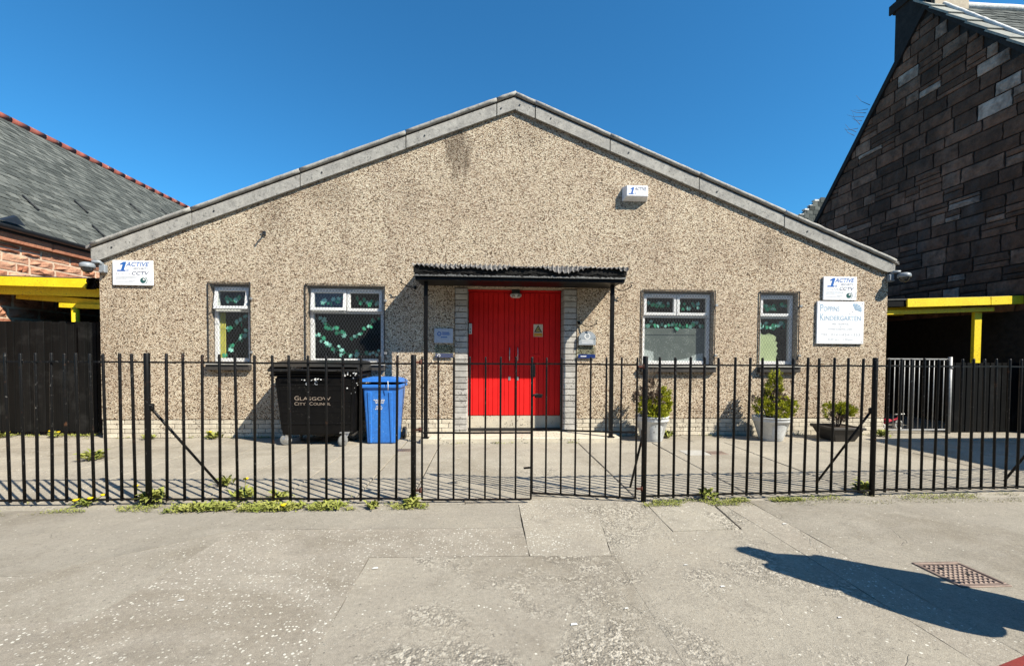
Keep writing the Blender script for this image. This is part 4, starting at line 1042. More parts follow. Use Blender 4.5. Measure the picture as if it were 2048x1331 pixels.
conifer((2.275, -.42, .37), [(-.14, -.05, .56, .13, .14, 900), (.16, -.06, .60, .12, .20, 1500), (.02, -.16, .50, .14, .10, 1000), (.20, .05, .48, .10, .10, 600), (-.02, -.1, .62, .06, .07, 250), (.2, -.04, .78, .06, .08, 300)],
        [(-.02, 0, .78, .14, .22, 900), (-.17, .03, .72, .11, .16, 600), (.0, -.12, .68, .09, .12, 350)], [(-.05, 0, .95, .38), (.02, .02, 1.0, .4), (-.12, 0, .9, .3)], 'half dead conifer, brown bare top and yellow green sides, nearest the door', 3)
conifer((4.335, -.42, .36), [(-.17, -.05, .55, .14, .13, 1100), (.22, -.03, .56, .15, .15, 1400), (.05, -.17, .52, .14, .12, 900), (.02, .0, .86, .11, .16, 900), (.05, 0, 1.03, .07, .13, 600), (.34, 0, .6, .07, .12, 300), (-.05, .08, .7, .1, .12, 300)],
        [(.03, -.02, .72, .16, .13, 700), (-.2, .05, .66, .07, .1, 150)], [(.02, 0, 1.05, .15)], 'tall conical conifer with a brown waist and green skirt', 4)
conifer((5.47, -.45, .22), [(.13, -.03, .50, .12, .09, 900), (-.12, 0, .50, .09, .10, 500), (.19, .03, .44, .07, .06, 300), (.02, -.06, .55, .08, .06, 300)],
        [(.0, 0, .38, .13, .08, 350)], [(0, 0, .45, .2), (.1, 0, .42, .18)], 'smallest conifer with bare lower stems in the square black pot', 6)

# ---------------------------------------------------------------- street railings and gates
random.seed(21)
def bar_mesh(r, h):
    m = MB(); m.tube([(0, 0, .035), (0, 0, h-.012), (0, 0, h)], [r, r, r*.75], 8); return m.mesh('bar', mRAIL)
BAR = bar_mesh(.0125, 1.392); GBAR = bar_mesh(.0095, 1.385)
def bars(par, p0, p1, n, me=BAR, ends=False, z=0, lean=.010):
    for i in range(n):
        t = (i+1)/(n+1) if not ends else i/(n-1)
        o = link('bar', me, par, (lerp(p0[0], p1[0], t)+random.uniform(-.005, .005), lerp(p0[1], p1[1], t), z+random.uniform(-.006, .006)))
        o.rotation_euler = (random.uniform(-lean, lean), random.uniform(-lean, lean), random.uniform(0, 3))
def rail(par, p0, p1, z, hw=.011, hh=.008, sag=.004, name='rail'):
    m = MB(); a = Vector((p0[0], p0[1])); b = Vector((p1[0], p1[1])); d = (b-a).normalized(); n_ = Vector((-d.y, d.x))*hw; k = max(2, int((b-a).length/.12)); vs = []; fs = []
    for i in range(k+1):
        p = a.lerp(b, i/k); zz = z+noise.noise(Vector((p.x*2.3, 7, z)))*sag*1.6
        vs += [(p.x-n_.x, p.y-n_.y, zz-hh), (p.x+n_.x, p.y+n_.y, zz-hh), (p.x+n_.x, p.y+n_.y, zz+hh), (p.x-n_.x, p.y-n_.y, zz+hh)]
    for i in range(k):
        for j in range(4): fs.append((4*i+j, 4*i+(j+1) % 4, 4*i+4+(j+1) % 4, 4*i+4+j))
    fs += [(3, 2, 1, 0), (4*k, 4*k+1, 4*k+2, 4*k+3)]
    return m.add(vs, fs).build(name, mRAIL, par)
def post(par, x, y, h=1.40, r=.025):
    m = MB(); m.tube([(x, y, -.1), (x, y, h-.01), (x, y, h)], [r, r, r*.85], 12); return m.build('post', mRAIL, par)
def brace(par, a, b):
    m = MB(); m.tube([a, b], .0125, 8); m.build('brace', mRAIL, par); p = Vector(a); MB().cbox(p.x-.02, p.x+.03, p.y-.015, p.y+.02, p.z-.03, p.z+.03, .006).build('collar', mRAIL, par)
def line(par, pts, counts):
    for (a, b), n in zip(zip(pts[:-1], pts[1:]), counts):
        bars(par, a, b, n); rail(par, a, b, 1.315); rail(par, a, b, .055, .012, .007)
lf = root('street_railing', (-3.5, -3.37, 0), 'black iron street railing left of the gates with weeds at its foot', 'railing')
lp = [(-6.6, -3.325), (-3.58, -3.345), (-1.155, -3.43)]
line(lf, lp, (24, 14))
for x, y in lp[1:]: post(lf, x, y)
brace(lf, (-3.565, -3.335, .905), (-3.25, -2.80, 0))
rf_ = root('street_railing', (3.6, -3.36, 0), 'black iron street railing right of the gates beside the potted shrubs', 'railing')
rp = [(1.035, -3.445), (3.435, -3.35), (5.62, -3.29), (7.6, -3.25)]
line(rf_, rp, (15, 15, 14))
for x, y in rp[:3]: post(rf_, x, y)
brace(rf_, (3.425, -3.33, .86), (3.26, -2.84, 0)); brace(rf_, (1.03, -3.43, .66), (1.06, -2.98, 0)); brace(rf_, (5.61, -3.27, .86), (5.45, -2.9, 0))
RUST = M('rusty_hinge', (.12, .035, .022), (.03, .02, .016), 40, .85)
def hinge(par, x, y, z):
    h_ = MB(); h_.tube([(x+.022, y, z-.022), (x+.022, y, z+.022)], .014, 8); h_.cbox(x-.032, x+.01, y-.012, y+.012, z-.011, z+.009, .004); h_.build('hinge', RUST, par)
def gate(label, h0, h1, zb, zs):
    g = root('iron_gate', (h0[0], h0[1], 0), label, 'gate', 'pair of entrance gates')
    bars(g, h0, h1, 8, GBAR, True, zb, .003)
    for z in (1.318, .668, .035): rail(g, h0, h1, z+zb, .008, .008, .001)
    return g
gl_ = gate('left iron gate leaf standing closed in line with the railing', (-1.075, -3.405), (-.055, -3.43), 0, 0)
hinge(gl_, -1.115, -3.42, 1.33); hinge(gl_, -1.115, -3.42, .13); hinge(gl_, -1.118, -3.425, .70)
gr_ = gate('right iron gate leaf swung slightly inwards', (.955, -3.44), (-.025, -3.24), .0, 0)
hinge(gr_, .995, -3.45, 1.30); hinge(gr_, .995, -3.45, .13)
MB().cbox(-.045, .0, -3.275, -3.235, 1.19, 1.31, .006).build('lock_case', mRAIL, gr_)
MB().tube([(-.05, -3.44, 1.02), (.0, -3.4, 1.03), (.06, -3.36, 1.02)], .009, 6).build('latch_arm', mRAIL, gl_)
MB().cbox(-.02, .05, -3.43, -3.40, 1.0, 1.03, .004).build('latch_plate', mRAIL, gl_)
MB().tube([(-.055, -3.40, .33), (-.12, -3.40, .325)], .01, 6).build('bolt', mRAIL, gl_)

# ---------------------------------------------------------------- dark timber fence on the left
tf = root('timber_fence', (-7.9, .33, 0), 'black stained upright board fence between the building and red church', 'fence')
BME = [MB().cbox(-.056, .056, -.010, .010, -.93, .93, .004).mesh('board', mBLKBOARD) for _ in range(1)]
x = -10.1
while x < -6.9:
    o = link('board', BME[0], tf, (x, .31+random.uniform(-.004, .004), .985+random.uniform(-.008, .008))); o.rotation_euler = (0, random.uniform(-.003, .003), 0); x += .119
for z in (.4, 1.0, 1.6): MB().cbox(-10.2, -6.87, .325, .37, z-.04, z+.04, .004).build('rail', mBLKBOARD, tf)
MB().cbox(-7.3, -7.2, .23, .295, 0, 1.9, .004).build('gate_stile', mBLKBOARD, tf); MB().cbox(-6.93, -6.85, .22, .32, 0, 1.96, .004).build('post', mBLKBOARD, tf)

# ---------------------------------------------------------------- yard railing and dark fence on the right
sr = root('yard_railing', (7.5, .15, 0), 'silver galvanised railing panel at the right side passage', 'railing')
SB = MB().tube([(0, 0, .06), (0, 0, 1.375)], .0072, 8).mesh('bar', mSILVER)
for i in range(12): link('bar', SB, sr, (6.975+i*.097, .15, 0))
for z in (.06, 1.375): MB().cbox(6.92, 8.11, .135, .165, z-.012, z+.012, .003).build('rail', mSILVER, sr)
pst = MB().tube([(8.165, .15, -.05), (8.165, .15, 1.42)], .032, 14).build('post', mSILVER, sr)
MB().tube([(8.165, .15, 1.20), (8.165, .15, 1.25)], .042, 14).build('clamp', mSILVER, sr)
dk = root('dark_fence', (8.9, .2, 0), 'black vertical board fence in the shade right of the silver railing', 'fence')
x = 8.27
while x < 9.66:
    o = link('board', BME[0], dk, (x, .22+random.uniform(-.005, .005), .66)); o.scale = (.92, 1, .70); x += .119
for z in (.3, 1.1): MB().cbox(8.21, 9.69, .235, .275, z-.04, z+.04, .004).build('rail', mBLKBOARD, dk)
# child's red tricycle left lying behind the silver railing
tri = root('toy_tricycle', (7.4, .5, 0), 'small red and white toy tricycle lying behind the silver railing', 'toy tricycle')
mTOY = M('toy_red', (.45, .02, .05), (.38, .02, .04), 5, .4)
MB().tube([(7.2, .5, .12), (7.35, .52, .16), (7.5, .5, .22), (7.54, .5, .30)], .018, 8).build('frame', mTOY, tri)
MB().tube([(7.45, .5, .30), (7.64, .5, .31)], .012, 8).build('handlebar', mPLASTW, tri)
MB().cbox(7.22, 7.36, .45, .57, .18, .21, .02).build('seat', mTOY, tri)
for (cx, cz, r) in ((7.5, .10, .10), (7.16, .07, .07), (7.27, .07, .07)):
    w_ = MB(); vs = [(cx+r*.75*math.cos(t*.3927)+.0, .47 if cx != 7.27 else .6, cz+r*.75*math.sin(t*.3927)) for t in range(17)]; w_.tube(vs, r*.2, 6, cap=False); w_.build('wheel', mPLASTW, tri)

# ---------------------------------------------------------------- shelters with yellow beams
def beam(m, a, b, w, h, c=.004):
    a = Vector(a); b = Vector(b); d = b-a; L = d.length; X_ = d.normalized(); Y_ = Vector((-X_.y, X_.x, 0)).normalized(); Z_ = X_.cross(Y_)
    mt = Matrix((X_, Y_, Z_)).transposed().to_4x4(); mt.translation = a
    return m.cbox(0, L, 0, w, -h/2, h/2, c, 0, mt)
ls = root('play_shelter', (-8, .5, 0), 'yellow timber shelter roof between the left church and the building', 'shelter')
beam(MB(), (-10.2, .47, 2.63), (-7.37, .47, 2.59), .03, .155).build('fascia_board', mYEL, ls)
beam(MB(), (-10.2, .58, 2.50), (-7.2, .58, 2.445), .05, .15).build('second_board', mYEL, ls)
beam(MB(), (-8.75, .72, 2.39), (-7.0, .66, 2.265), .05, .10).build('edge_beam', mYEL, ls)
beam(MB(), (-7.95, .62, 2.225), (-6.9, .56, 2.19), .06, .08).build('tie_beam', mYEL, ls)
MB().tube([(-7.69, .64, 0), (-7.69, .64, 2.19)], .055, 12).build('post', mYEL, ls)
m = MB(); m.prism([(-10.2, .5, 2.715), (-7.25, .5, 2.675), (-7.25, .5, 2.69), (-10.2, .5, 2.73)], (0, 5.5, .0)); m.build('roof_sheet', mSHROOF, ls)
for i in range(4): beam(MB(), (-10.2+i*.0, 1.4+i*1.1, 2.62), (-7.1, 1.4+i*1.1, 2.57), .05, .1).build('joist', mYEL, ls)
m = MB()
for i in range(26):   # rotten broken end of the fascia
    a = random.uniform(-.09, .09); m.cbox(-7.37+random.uniform(0, .07), -7.30+random.uniform(0, .1), .475, .50, 2.59+a-.012, 2.59+a+.012, .003)
m.build('rotten_end', mBLKBOARD, ls)
rs = root('side_shelter', (8.5, .25, 0), 'yellow timber shelter over the right side passage', 'shelter')
beam(MB(), (7.36, .22, 2.418), (9.02, .22, 2.482), .03, .155).build('fascia_board', mYEL, rs)
beam(MB(), (9.03, .22, 2.482), (9.69, .22, 2.515), .03, .155).build('fascia_board', mYEL, rs)
beam(MB(), (6.82, .34, 2.24), (9.25, .34, 2.345), .05, .085).build('front_beam', mYEL, rs)
MB().cbox(8.92, 9.07, .40, .46, 0, 2.29, .005).build('post', mYEL, rs)
m = MB(); m.prism([(6.78, .24, 2.455), (9.69, .24, 2.573), (9.69, .24, 2.598), (6.78, .24, 2.48)], (0, 8, 0)); m.build('roof_sheet', mSHROOF, rs)
beam(MB(), (6.79, .255, 2.40), (7.35, .255, 2.42), .03, .12).build('weathered_end', mBLKBOARD, rs)
for i in range(5): beam(MB(), (6.82, 1.3+i*1.3, 2.36), (9.68, 1.3+i*1.3, 2.478), .05, .1).build('joist', mYEL, rs)
tag(MB().box(6.76, 9.69, 8.0, 8.2, 0, 2.7).build('passage_wall', mDARKSTONE), 'dark wall closing the far end of the side passage', 'wall')

# ---------------------------------------------------------------- stone pieces
def stone_me(seed, mat, rough=.18, nx=4, nz=3):
    """unit block, rough face towards -Y, x and z in +-.5"""
    r = random.Random(seed); m = MB(); vs = []; fs = []
    for j in range(nz+1):
        for i in range(nx+1):
            u, v = i/nx-.5, j/nz-.5; e = (abs(u) > .49 or abs(v) > .49)
            vs.append((u*(.97 if e else 1)+(r.uniform(-.02, .02) if e else 0), -.30 if e else -.5-r.uniform(-rough, rough), v*(.95 if e else 1)+(r.uniform(-.025, .025) if e else 0)))
    for j in range(nz):
        for i in range(nx): fs.append((j*(nx+1)+i, j*(nx+1)+i+1, (j+1)*(nx+1)+i+1, (j+1)*(nx+1)+i))
    bd = [j*(nx+1) for j in range(nz+1)][::-1]+[i for i in range(1, nx+1)]+[j*(nx+1)+nx for j in range(1, nz+1)]+[nz*(nx+1)+i for i in range(nx-1, 0, -1)]
    k = len(vs)
    for b in bd: vs.append((vs[b][0], .5, vs[b][2]))
    n = len(bd)
    for i in range(n): fs.append((bd[i], k+i, k+(i+1) % n, bd[(i+1) % n]))
    return m.add(vs, fs).mesh('stone', mat)
def stones(par, place, inside, u0, u1, v0, v1, hs, ls, depth, meshes, limit, rnd, gap=.014):
    cnt = 0; v = v0; out = []; rest = MB()
    while v < v1:
        h = rnd.uniform(*hs)
        u = u0-rnd.random()*ls[0]
        while u < u1:
            l = rnd.uniform(*ls)
            if rnd.random() < .22 and h > .2:    # a snecked pair
                k = rnd.uniform(.35, .65); out += [(u, u+l, v, v+h*k), (u, u+l, v+h*k, v+h)]
            else: out.append((u, u+l, v, v+h))
            u += l
        v += h
    for (a, b, c, d) in out:
        a, b = max(a, u0), min(b, u1)
        if b-a < .09 or c > v1-.06: continue
        d = min(d, v1)
        q = inside(a, b, c, d)
        if not q: continue
        a, b = q
        if b-a < .1: continue
        if cnt >= limit:      # past the limit: same blocks, joined
            me_ = rnd.choice(meshes); mt = Matrix.Translation(place((a+b)/2, (c+d)/2)[0]) @ Matrix.Rotation(place(0, 0)[1], 4, 'Z') @ Matrix.Diagonal((b-a-gap, depth, d-c-gap, 1))
            rest.add([mt @ v.co for v in me_.vertices], [tuple(p.vertices) for p in me_.polygons]); continue
        o = link('stone', rnd.choice(meshes), par, place((a+b)/2, (c+d)/2)[0]); o.rotation_euler = (0, 0, place(0, 0)[1]); o.scale = (b-a-gap, depth, d-c-gap); cnt += 1
    if rest.v: tag(rest.build('stones', mDARKSTONEJ, par, fix=False), kind='stuff')
    return cnt

# ---------------------------------------------------------------- red sandstone church on the left
ch_ = root('red_church', (-11, 6, 0), 'red sandstone church with grey slate roof and red ridge at the left', 'church')
wallp = MB().box(-9.35, -8.978, -3, 18, -.1, 3.34).build('wall', mREDMORT, ch_)
MB().box(-17, -9.36, -3, -2.7, -.1, 3.4).box(-17, -16.7, -3, 18, -.1, 3.4).build('hall_body', mREDMORT, ch_)
rr = random.Random(11); RST = [stone_me(i, mREDSTONE, .28) for i in range(7)]
stones(wallp, lambda u, v: ((-9.0, u, v), math.pi/2), lambda a, b, c, d: (a, b), -1.5, 8, 1.15, 3.33, (.13, .27), (.22, .62), .10, RST, 290, rr, .030)
CORN = MB().cbox(-.5, .5, -.5, .5, -.5, .5, .04).mesh('cornice_stone', mREDSTONE)
y = -3
while y < 16:
    l = rr.uniform(.7, 1.1); o = link('cornice_stone', CORN, ch_, (-9.02, y+l/2, 3.42)); o.scale = (.30, l-.012, .155); y += l
m = MB(); vs = []; n = 10
for yy in (-3, 18):
    for i in range(n+1):
        t = math.pi*i/n; vs.append((-8.80+.075*math.cos(t), yy, 3.60-.075*math.sin(t)))
    for i in range(n+1):
        t = math.pi*(n-i)/n; vs.append((-8.80+.068*math.cos(t), yy, 3.60-.068*math.sin(t)))
k = 2*n+2; m.add(vs, [(i, (i+1) % k, (i+1) % k+k, i+k) for i in range(k)]); m.build('gutter', mGUTTER, ch_)
MB().box(-8.90, -8.875, -3, 18, 3.50, 3.63).build('fascia', mGUTTER, ch_)
A = Vector((-8.83, 0, 3.60)); B = Vector((-12.95, 0, 7.45)); sd = (B-A).normalized(); L = (B-A).length; nr = Vector((-sd.z, 0, sd.x)); nr = nr if nr.z > 0 else -nr
m = MB(); m.prism([A-nr*.03+Vector((0, -3, 0)), B-nr*.03+Vector((0, -3, 0)), B-nr*.12+Vector((0, -3, 0)), A-nr*.12+Vector((0, -3, 0))], (0, 21, 0))
m.prism([B-nr*.03+Vector((0, -3, 0)), Vector((-17, -3, 3.6)), Vector((-17, -3, 3.5)), B-nr*.12+Vector((0, -3, 0))], (0, 21, 0))
roofp = m.build('roof', mSLATEBULK, ch_)
def slates(par, A, sd, nr, ax, s_len, t_rng, course, width, mat, rnd, near, limit=290, clip=None):
    """rows of overlapping slates up the slope; the nearest ones as objects, the rest joined"""
    ang = .012/course*1.6
    items = []
    nrow = int(s_len/course)
    for j in range(nrow):
        t = t_rng[0]-(width/2 if j % 2 else 0)
        while t < t_rng[1]:
            w = width*rnd.uniform(.92, 1.06)
            p = A+sd*(j*course)+ax*(t+w/2)
            if clip is None or clip(p): items.append((p, w))
            t += w
    items.sort(key=lambda q: (q[0]-near).length)
    d2 = (sd*math.cos(.05)+nr*math.sin(-.05)).normalized(); n2 = ax.cross(d2); n2 = n2 if n2.dot(nr) > 0 else -n2
    mt = Matrix((ax, d2, n2)).transposed()
    base = MB().cbox(-.5, .5, 0, 1, -.5, .5, .04).mesh('slate', mat)
    rot = mt.to_euler(); bulk = MB()
    for i, (p, w) in enumerate(items):
        jit = rnd.uniform(-.012, .012); q = p+nr*(.016+rnd.uniform(-.003, .005))+sd*jit
        if i < limit:
            o = link('slate', base, par, q); o.rotation_euler = rot; o.scale = (w-.02, course*1.28, .022)
        else:
            f = lambda a, b, c: q+ax*(a*(w-.008))+d2*(b*course*1.28)+n2*(c*.011)
            bulk.add([f(-.5, 0, -.5), f(.5, 0, -.5), f(.5, 0, .5), f(-.5, 0, .5), f(.5, 1, .5), f(-.5, 1, .5)], [(0, 1, 2, 3), (3, 2, 4, 5)])
    if bulk.v: tag(bulk.build('slates', mSLATEJ, par, fix=False), kind='stuff')
slates(roofp, A, sd, nr, Vector((0, 1, 0)), L-.1, (-1, 16), .165, .23, mSLATE, rr, Vector((-9.5, 2.2, 4.5)))
RT = MB(); RT.tube([(0, -.5, 0), (0, .5, 0)], [.088, .089], 10); RTM = RT.mesh('ridge_tile', mRIDGER)
y = -1
while y < 17:
    o = link('ridge_tile', RTM, ch_, (-12.95, y+.22, 7.45)); o.scale = (1.2, .449, 1.1); y += .45
mSNOW = M('roof_strap', (.02, .022, .025), (.03, .03, .03), 10, .6)
for (yy, s) in ((1.9, .9), (1.2, 2.6), (3.6, 1.6), (3.2, .6), (6.5, 2.9), (6.0, 1.5), (8.5, 3.6), (2.8, 3.9)):
    p = A+sd*s+nr*.05+Vector((0, yy, 0)); m = MB(); m.tube([p, p+sd*.42-Vector((0, .0, 0))], .018, 5); m.build('roof_strap', mSNOW, ch_)
lw = root('vent_cowl', (-8.85, .9, 3.7), 'small dark pointed cowl at the gutter of the red church', 'vent')
MB().prism([(-8.78, .55, 3.66), (-8.78, .95, 3.66), (-8.78, .80, 3.80)], (-.06, 0, .02)).build('cowl', mGUTTER, lw)

# ---------------------------------------------------------------- dark gabled church on the right
dc = root('dark_church', (10, 2, 0), 'soot-dark sandstone gable with chimney towering over the right side', 'church')
GX = 9.7; AY, AZ, SL = 2.334, 9.58, 1.17; EY0, EZ = 0.0, 9.58-1.17*2.334
gab = [(EY0, -.1), (6.4, -.1), (6.4, AZ-SL*(6.4-AY)), (AY, AZ), (EY0, EZ)]
gw = MB().prism([(GX+.03, a, b) for a, b in gab], (.4, 0, 0)).build('gable_wall', mDARKMORT, dc)
rr = random.Random(19); DST = [stone_me(30+i, mDARKSTONE, .16) for i in range(7)]
def ins(a, b, c, d):
    lo, hi = AY-(AZ-d)/SL+.03, AY+(AZ-d)/SL-.03
    a, b = max(a, lo), min(b, hi); return (a, b) if b > a else None
# stone length runs along -Y: rotate the block so its rough face looks towards -X
stones(gw, lambda u, v: ((GX+.02, u, v), -math.pi/2), ins, EY0+.02, 6.38, 2.3, 9.3, (.20, .36), (.30, .85), .06, DST, 296, rr, .016)
m = MB()
m.prism([(GX+.02, AY+.0, AZ+.03), (GX+.02, EY0-.25, EZ-.26), (GX+.02, EY0-.25, EZ-.36), (GX+.02, AY, AZ-.07)], (8, 0, 0))
m.prism([(GX+.02, AY+.0, AZ+.03), (GX+.02, 6.7, AZ+.03-SL*4.56), (GX+.02, 6.7, AZ-.07-SL*4.56), (GX+.02, AY, AZ-.07)], (8, 0, 0))
droof = m.build('roof', mSLATEBULK, dc)
s2 = Vector((0, AY-EY0+.25, SL*(AY-EY0+.25))).normalized(); n2_ = Vector((0, -s2.z, s2.y))
slates(droof, Vector((GX, EY0-.25, EZ-.26)), s2, n2_, Vector((1, 0, 0)), (AY-EY0+.2)*math.hypot(1, SL)-.05, (.42, 6), .21, .3, mSLATE, rr, Vector((11, 1.2, 8.4)))
nave = MB().box(GX+.44, 17.4, .06, .5, -.1, EZ-.12).build('nave_wall', mDARKMORT, dc)
stones(nave, lambda u, v: ((u, .05, v), 0), lambda a, b, c, d: (a, b), GX+.0, 17.3, .1, EZ-.2, (.22, .38), (.35, .9), .06, DST, 0, rr, .016)
# pale verge slabs and white mortar fillet along the front rake, dark verge along the back rake
SK = MB().cbox(-.5, .5, 0, 1, -.5, .5, .03).mesh('verge_slab', mSKEW)
for i in range(7):
    p = Vector((GX+.10, EY0-.25, EZ-.26))+s2*(i*.60+.1)+n2_*(.055+(.0))
    o = link('verge_slab', SK, dc, p); o.rotation_euler = (math.atan2(s2.z, s2.y)-.05, 0, 0); o.scale = (.36, .64, .04)
m = MB(); P = []
for i in range(40):
    t = i/39; P.append(Vector((GX+.33, EY0-.25, EZ-.26))+s2*(t*3.9)+n2_*(.07+.012*noise.noise(Vector((i*.9, 0, 2)))))
m.tube(P, .045, 6); m.build('mortar_fillet', mWHITEM, dc)
m = MB(); m.tube([(GX+.1+i*.4, AY, AZ+.06+.02*noise.noise(Vector((i*1.3, 2, 2)))) for i in range(20)], .085, 8); m.build('ridge_mortar', mWHITEM, dc)
m = MB(); m.prism([(GX-.05, AY-.05, AZ+.10), (GX-.05, 6.75, AZ+.10-SL*4.65), (GX-.05, 6.75, AZ-.10-SL*4.65), (GX-.05, AY-.05, AZ-.10)], (.22, 0, 0)); m.build('back_verge', mDARKMORT, dc)
m = MB(); m.prism([(GX-.06, AY-.05, AZ+.03), (GX-.06, EY0-.28, EZ-.30), (GX-.06, EY0-.28, EZ-.42), (GX-.06, AY-.05, AZ-.09)], (.15, 0, 0)); m.build('front_verge', mDARKMORT, dc)
m = MB(); m.box(9.80, 10.63, 2.19, 3.11, 8.3, 12.4); chm = m.build('chimney', mCHIMR, dc)
m = MB(); m.box(9.748, 9.798, 2.22, 3.13, 8.4, 12.4); m.build('dark_face', mDARKMORT, chm)  # near-black sheet over the chimney's left side
m = MB(); m.box(9.70, 9.746, 2.70, 3.27, 10.07, 10.29); m.box(9.80, 10.5, 3.115, 3.27, 10.09, 10.29); m.build('corbel', mDARKMORT, chm)
MB().cbox(10.07, 10.25, 2.155, 2.188, 9.28, 9.42, .005).build('white_patch', mWHITEM, chm)
# twigs growing out of the rake
tw = root('wall_plant', (9.48, 3.75, 7.6), 'thin twigs sprouting from the back edge of the dark gable', 'plant')
m = MB(); random.seed(3)
for i in range(9):
    b = Vector((9.65, 4.18-.12*i*.5, AZ+.1-SL*(4.18-.06*i-AY))); e = b+Vector((-.1, random.uniform(.15, .45), random.uniform(.1, .5))); m.tube([b, b.lerp(e, .5)+Vector((0, .05, 0)), e], [.007, .004, .002], 4)
m.build('twigs', mTWIG, tw, fix=False)
# flat-topped stone porch further forward that shades the right of the yard
po = root('church_porch', (10.4, -3, 0), 'flat-topped sooty stone porch of the dark church beside the right yard', 'porch')
pw = MB().box(8.68, 12.5, -4.36, -2.45, -.1, 2.95).build('wall', mDARKMORT, po)
MB().cbox(8.58, 12.6, -4.44, -2.37, 2.955, 3.07, .02).build('coping', mSKEW, po)
stones(pw, lambda u, v: ((8.665, u, v), -math.pi/2), lambda a, b, c, d: (a, b), -4.35, -2.46, .05, 2.93, (.26, .40), (.40, .95), .05, DST, 120, rr, .016)
# distant slated roof between the gable and the building
db = root('distant_house', (17, 16, 0), 'distant slate roof with pale ridge peeping past the dark gable', 'house')
m = MB(); m.box(13.2, 24, 14.5, 20, 0, 7.4); m.build('wall', mDARKMORT, db)
a0, b0 = Vector((13.0, 14.2, 7.35)), Vector((13.0, 17, 10.6))
m = MB(); m.prism([(12.9, 14.2, 6.2), (16.5, 14.2, 9.5), (24, 14.2, 9.5), (24, 14.2, 6.2)], (0, .25, 0)); dr = m.build('roof', mSLATEBULK, db)
sdx = Vector((1, 0, 0)); slx = Vector((0, 0, 1))
slates(dr, Vector((12.9, 14.2, 6.3)), slx, Vector((0, -1, 0)), sdx, 3.2, (0, 7), .2, .3, mSLATE, rr, Vector((15.5, 14, 8.5)), 200, lambda p: p.z < 6.2+(p.x-12.95)*3.3/3.6-.1 and p.z < 9.4)
m = MB()
for i in range(14):
    t = i/14; x_ = 12.9+3.6*t; m.cbox(x_, x_+.24, 14.18, 14.4, 6.2+3.3*t+.10, 6.2+3.3*t+.10+.045*(1+i%2), .01)
m.build('ridge_stones', mWHITEM, db)

# ---------------------------------------------------------------- weeds, moss, dandelions
random.seed(77)
def leafq(m, p, d, L, w):
    d = d.normalized(); s = d.cross(Vector((random.gauss(0, .4), random.gauss(0, .4), 1))).normalized()*w; mid = p+d*L*.55+Vector((0, 0, L*.12))
    m.add([p-s*.25, p+s*.25, mid+s, mid-s, p+d*L-Vector((0, 0, L*.1))], [(0, 1, 2, 3), (3, 2, 4)])
m = MB()
def scatter(x0, x1, y0, y1, n, thr, size, hh=.02, sc=3.0):
    for _ in range(n):
        x, y = random.uniform(x0, x1), random.uniform(y0, y1)
        if noise.noise(Vector((x*sc, y*sc*1.6, 5))) < thr: continue
        size_ = size*.72; a = random.uniform(0, 6.28); leafq(m, Vector((x, y, random.uniform(0, hh))), Vector((math.cos(a), math.sin(a), random.uniform(.1, .9))), size_*random.uniform(.5, 1.4), size_*.17)
scatter(-3.3, -1.75, -3.585, -3.44, 3600, -.12, .045, .03, 4.5)
scatter(-3.25, -1.8, -3.56, -3.43, 1500, .1, .085, .03, 7)
scatter(-1.75, -1.0, -3.58, -3.44, 900, .05, .04)
scatter(-6.5, -3.3, -3.54, -3.40, 3600, -.1, .030)
scatter(-6.5, -1.3, -3.42, -3.2, 1500, .18, .034)
scatter(1.0, 1.9, -3.60, -3.45, 1700, -.1, .030)
scatter(1.9, 2.6, -3.52, -3.43, 1100, -.3, .036)
scatter(2.6, 6.5, -3.50, -3.36, 2600, .05, .030)
scatter(-1.4, 1.5, -.66, -.595, 900, .2, .04, .02, 5)
scatter(-7, -3.9, -.08, .0, 600, .15, .04, .02, 4); scatter(1.8, 6.7, -.08, 0, 700, .2, .04, .02, 4)
scatter(-9, -7, .15, .3, 900, -.1, .05)
tag(m.build('weeds', mWEED, None, fix=False), kind='stuff')
m = MB()
scatter(-6.5, -1.0, -3.60, -3.38, 2600, -.1, .022, .008)
scatter(.95, 6.5, -3.62, -3.34, 3800, -.2, .022, .008)
scatter(2.0, 6, -3.34, -3.1, 500, .3, .02, .006)
scatter(-9, -7.1, -.1, .3, 500, 0, .03, .01)
tag(m.build('dry_moss', mMOSS, None, fix=False), kind='stuff')
DW = [0]
def weed(x, y, L, n, flowers, label, group='weeds growing at the railing foot'):
    w_ = root('dandelion_plant' if flowers else 'weed_plant', (x, y, 0), label, 'weed', group)
    m_ = MB()
    for i in range(n):
        a = random.uniform(0, 6.28); leafq(m_, Vector((x+random.gauss(0, L*.18), y+random.gauss(0, L*.18), random.uniform(0, L*.25))), Vector((math.cos(a), math.sin(a), random.uniform(.15, 1.3))), L*random.uniform(.4, .8), L*.085)
    m_.build('leaves', mWEED, w_, fix=False)
    for (dx, dy, z) in flowers:
        MB().tube([(x, y, 0), (x+dx*.6, y+dy*.6, z*.7), (x+dx, y+dy, z)], .003, 5).build('stalk', mWEED, w_)
        f = MB(); f.lathe((x+dx, y+dy, z), [(0, -.008), (.012, -.004), (.023, .006), (.021, .012), (0, .016)], 12)
        for k in range(18):
            t = k*.349; r0 = .016; f.add([(x+dx+r0*math.cos(t), y+dy+r0*math.sin(t), z+.008), (x+dx+r0*math.cos(t+.3), y+dy+r0*math.sin(t+.3), z+.010), (x+dx+.031*math.cos(t+.15), y+dy+.031*math.sin(t+.15), z+.013)], [(0, 1, 2)])
        f.build('flower', mFLOW, w_, fix=False)
weed(-4.13, -3.36, .12, 40, [(-.06, -.02, .06), (.05, .0, .07), (.14, .03, .09)], 'dandelion with three yellow flowers near the left edge of the railing')
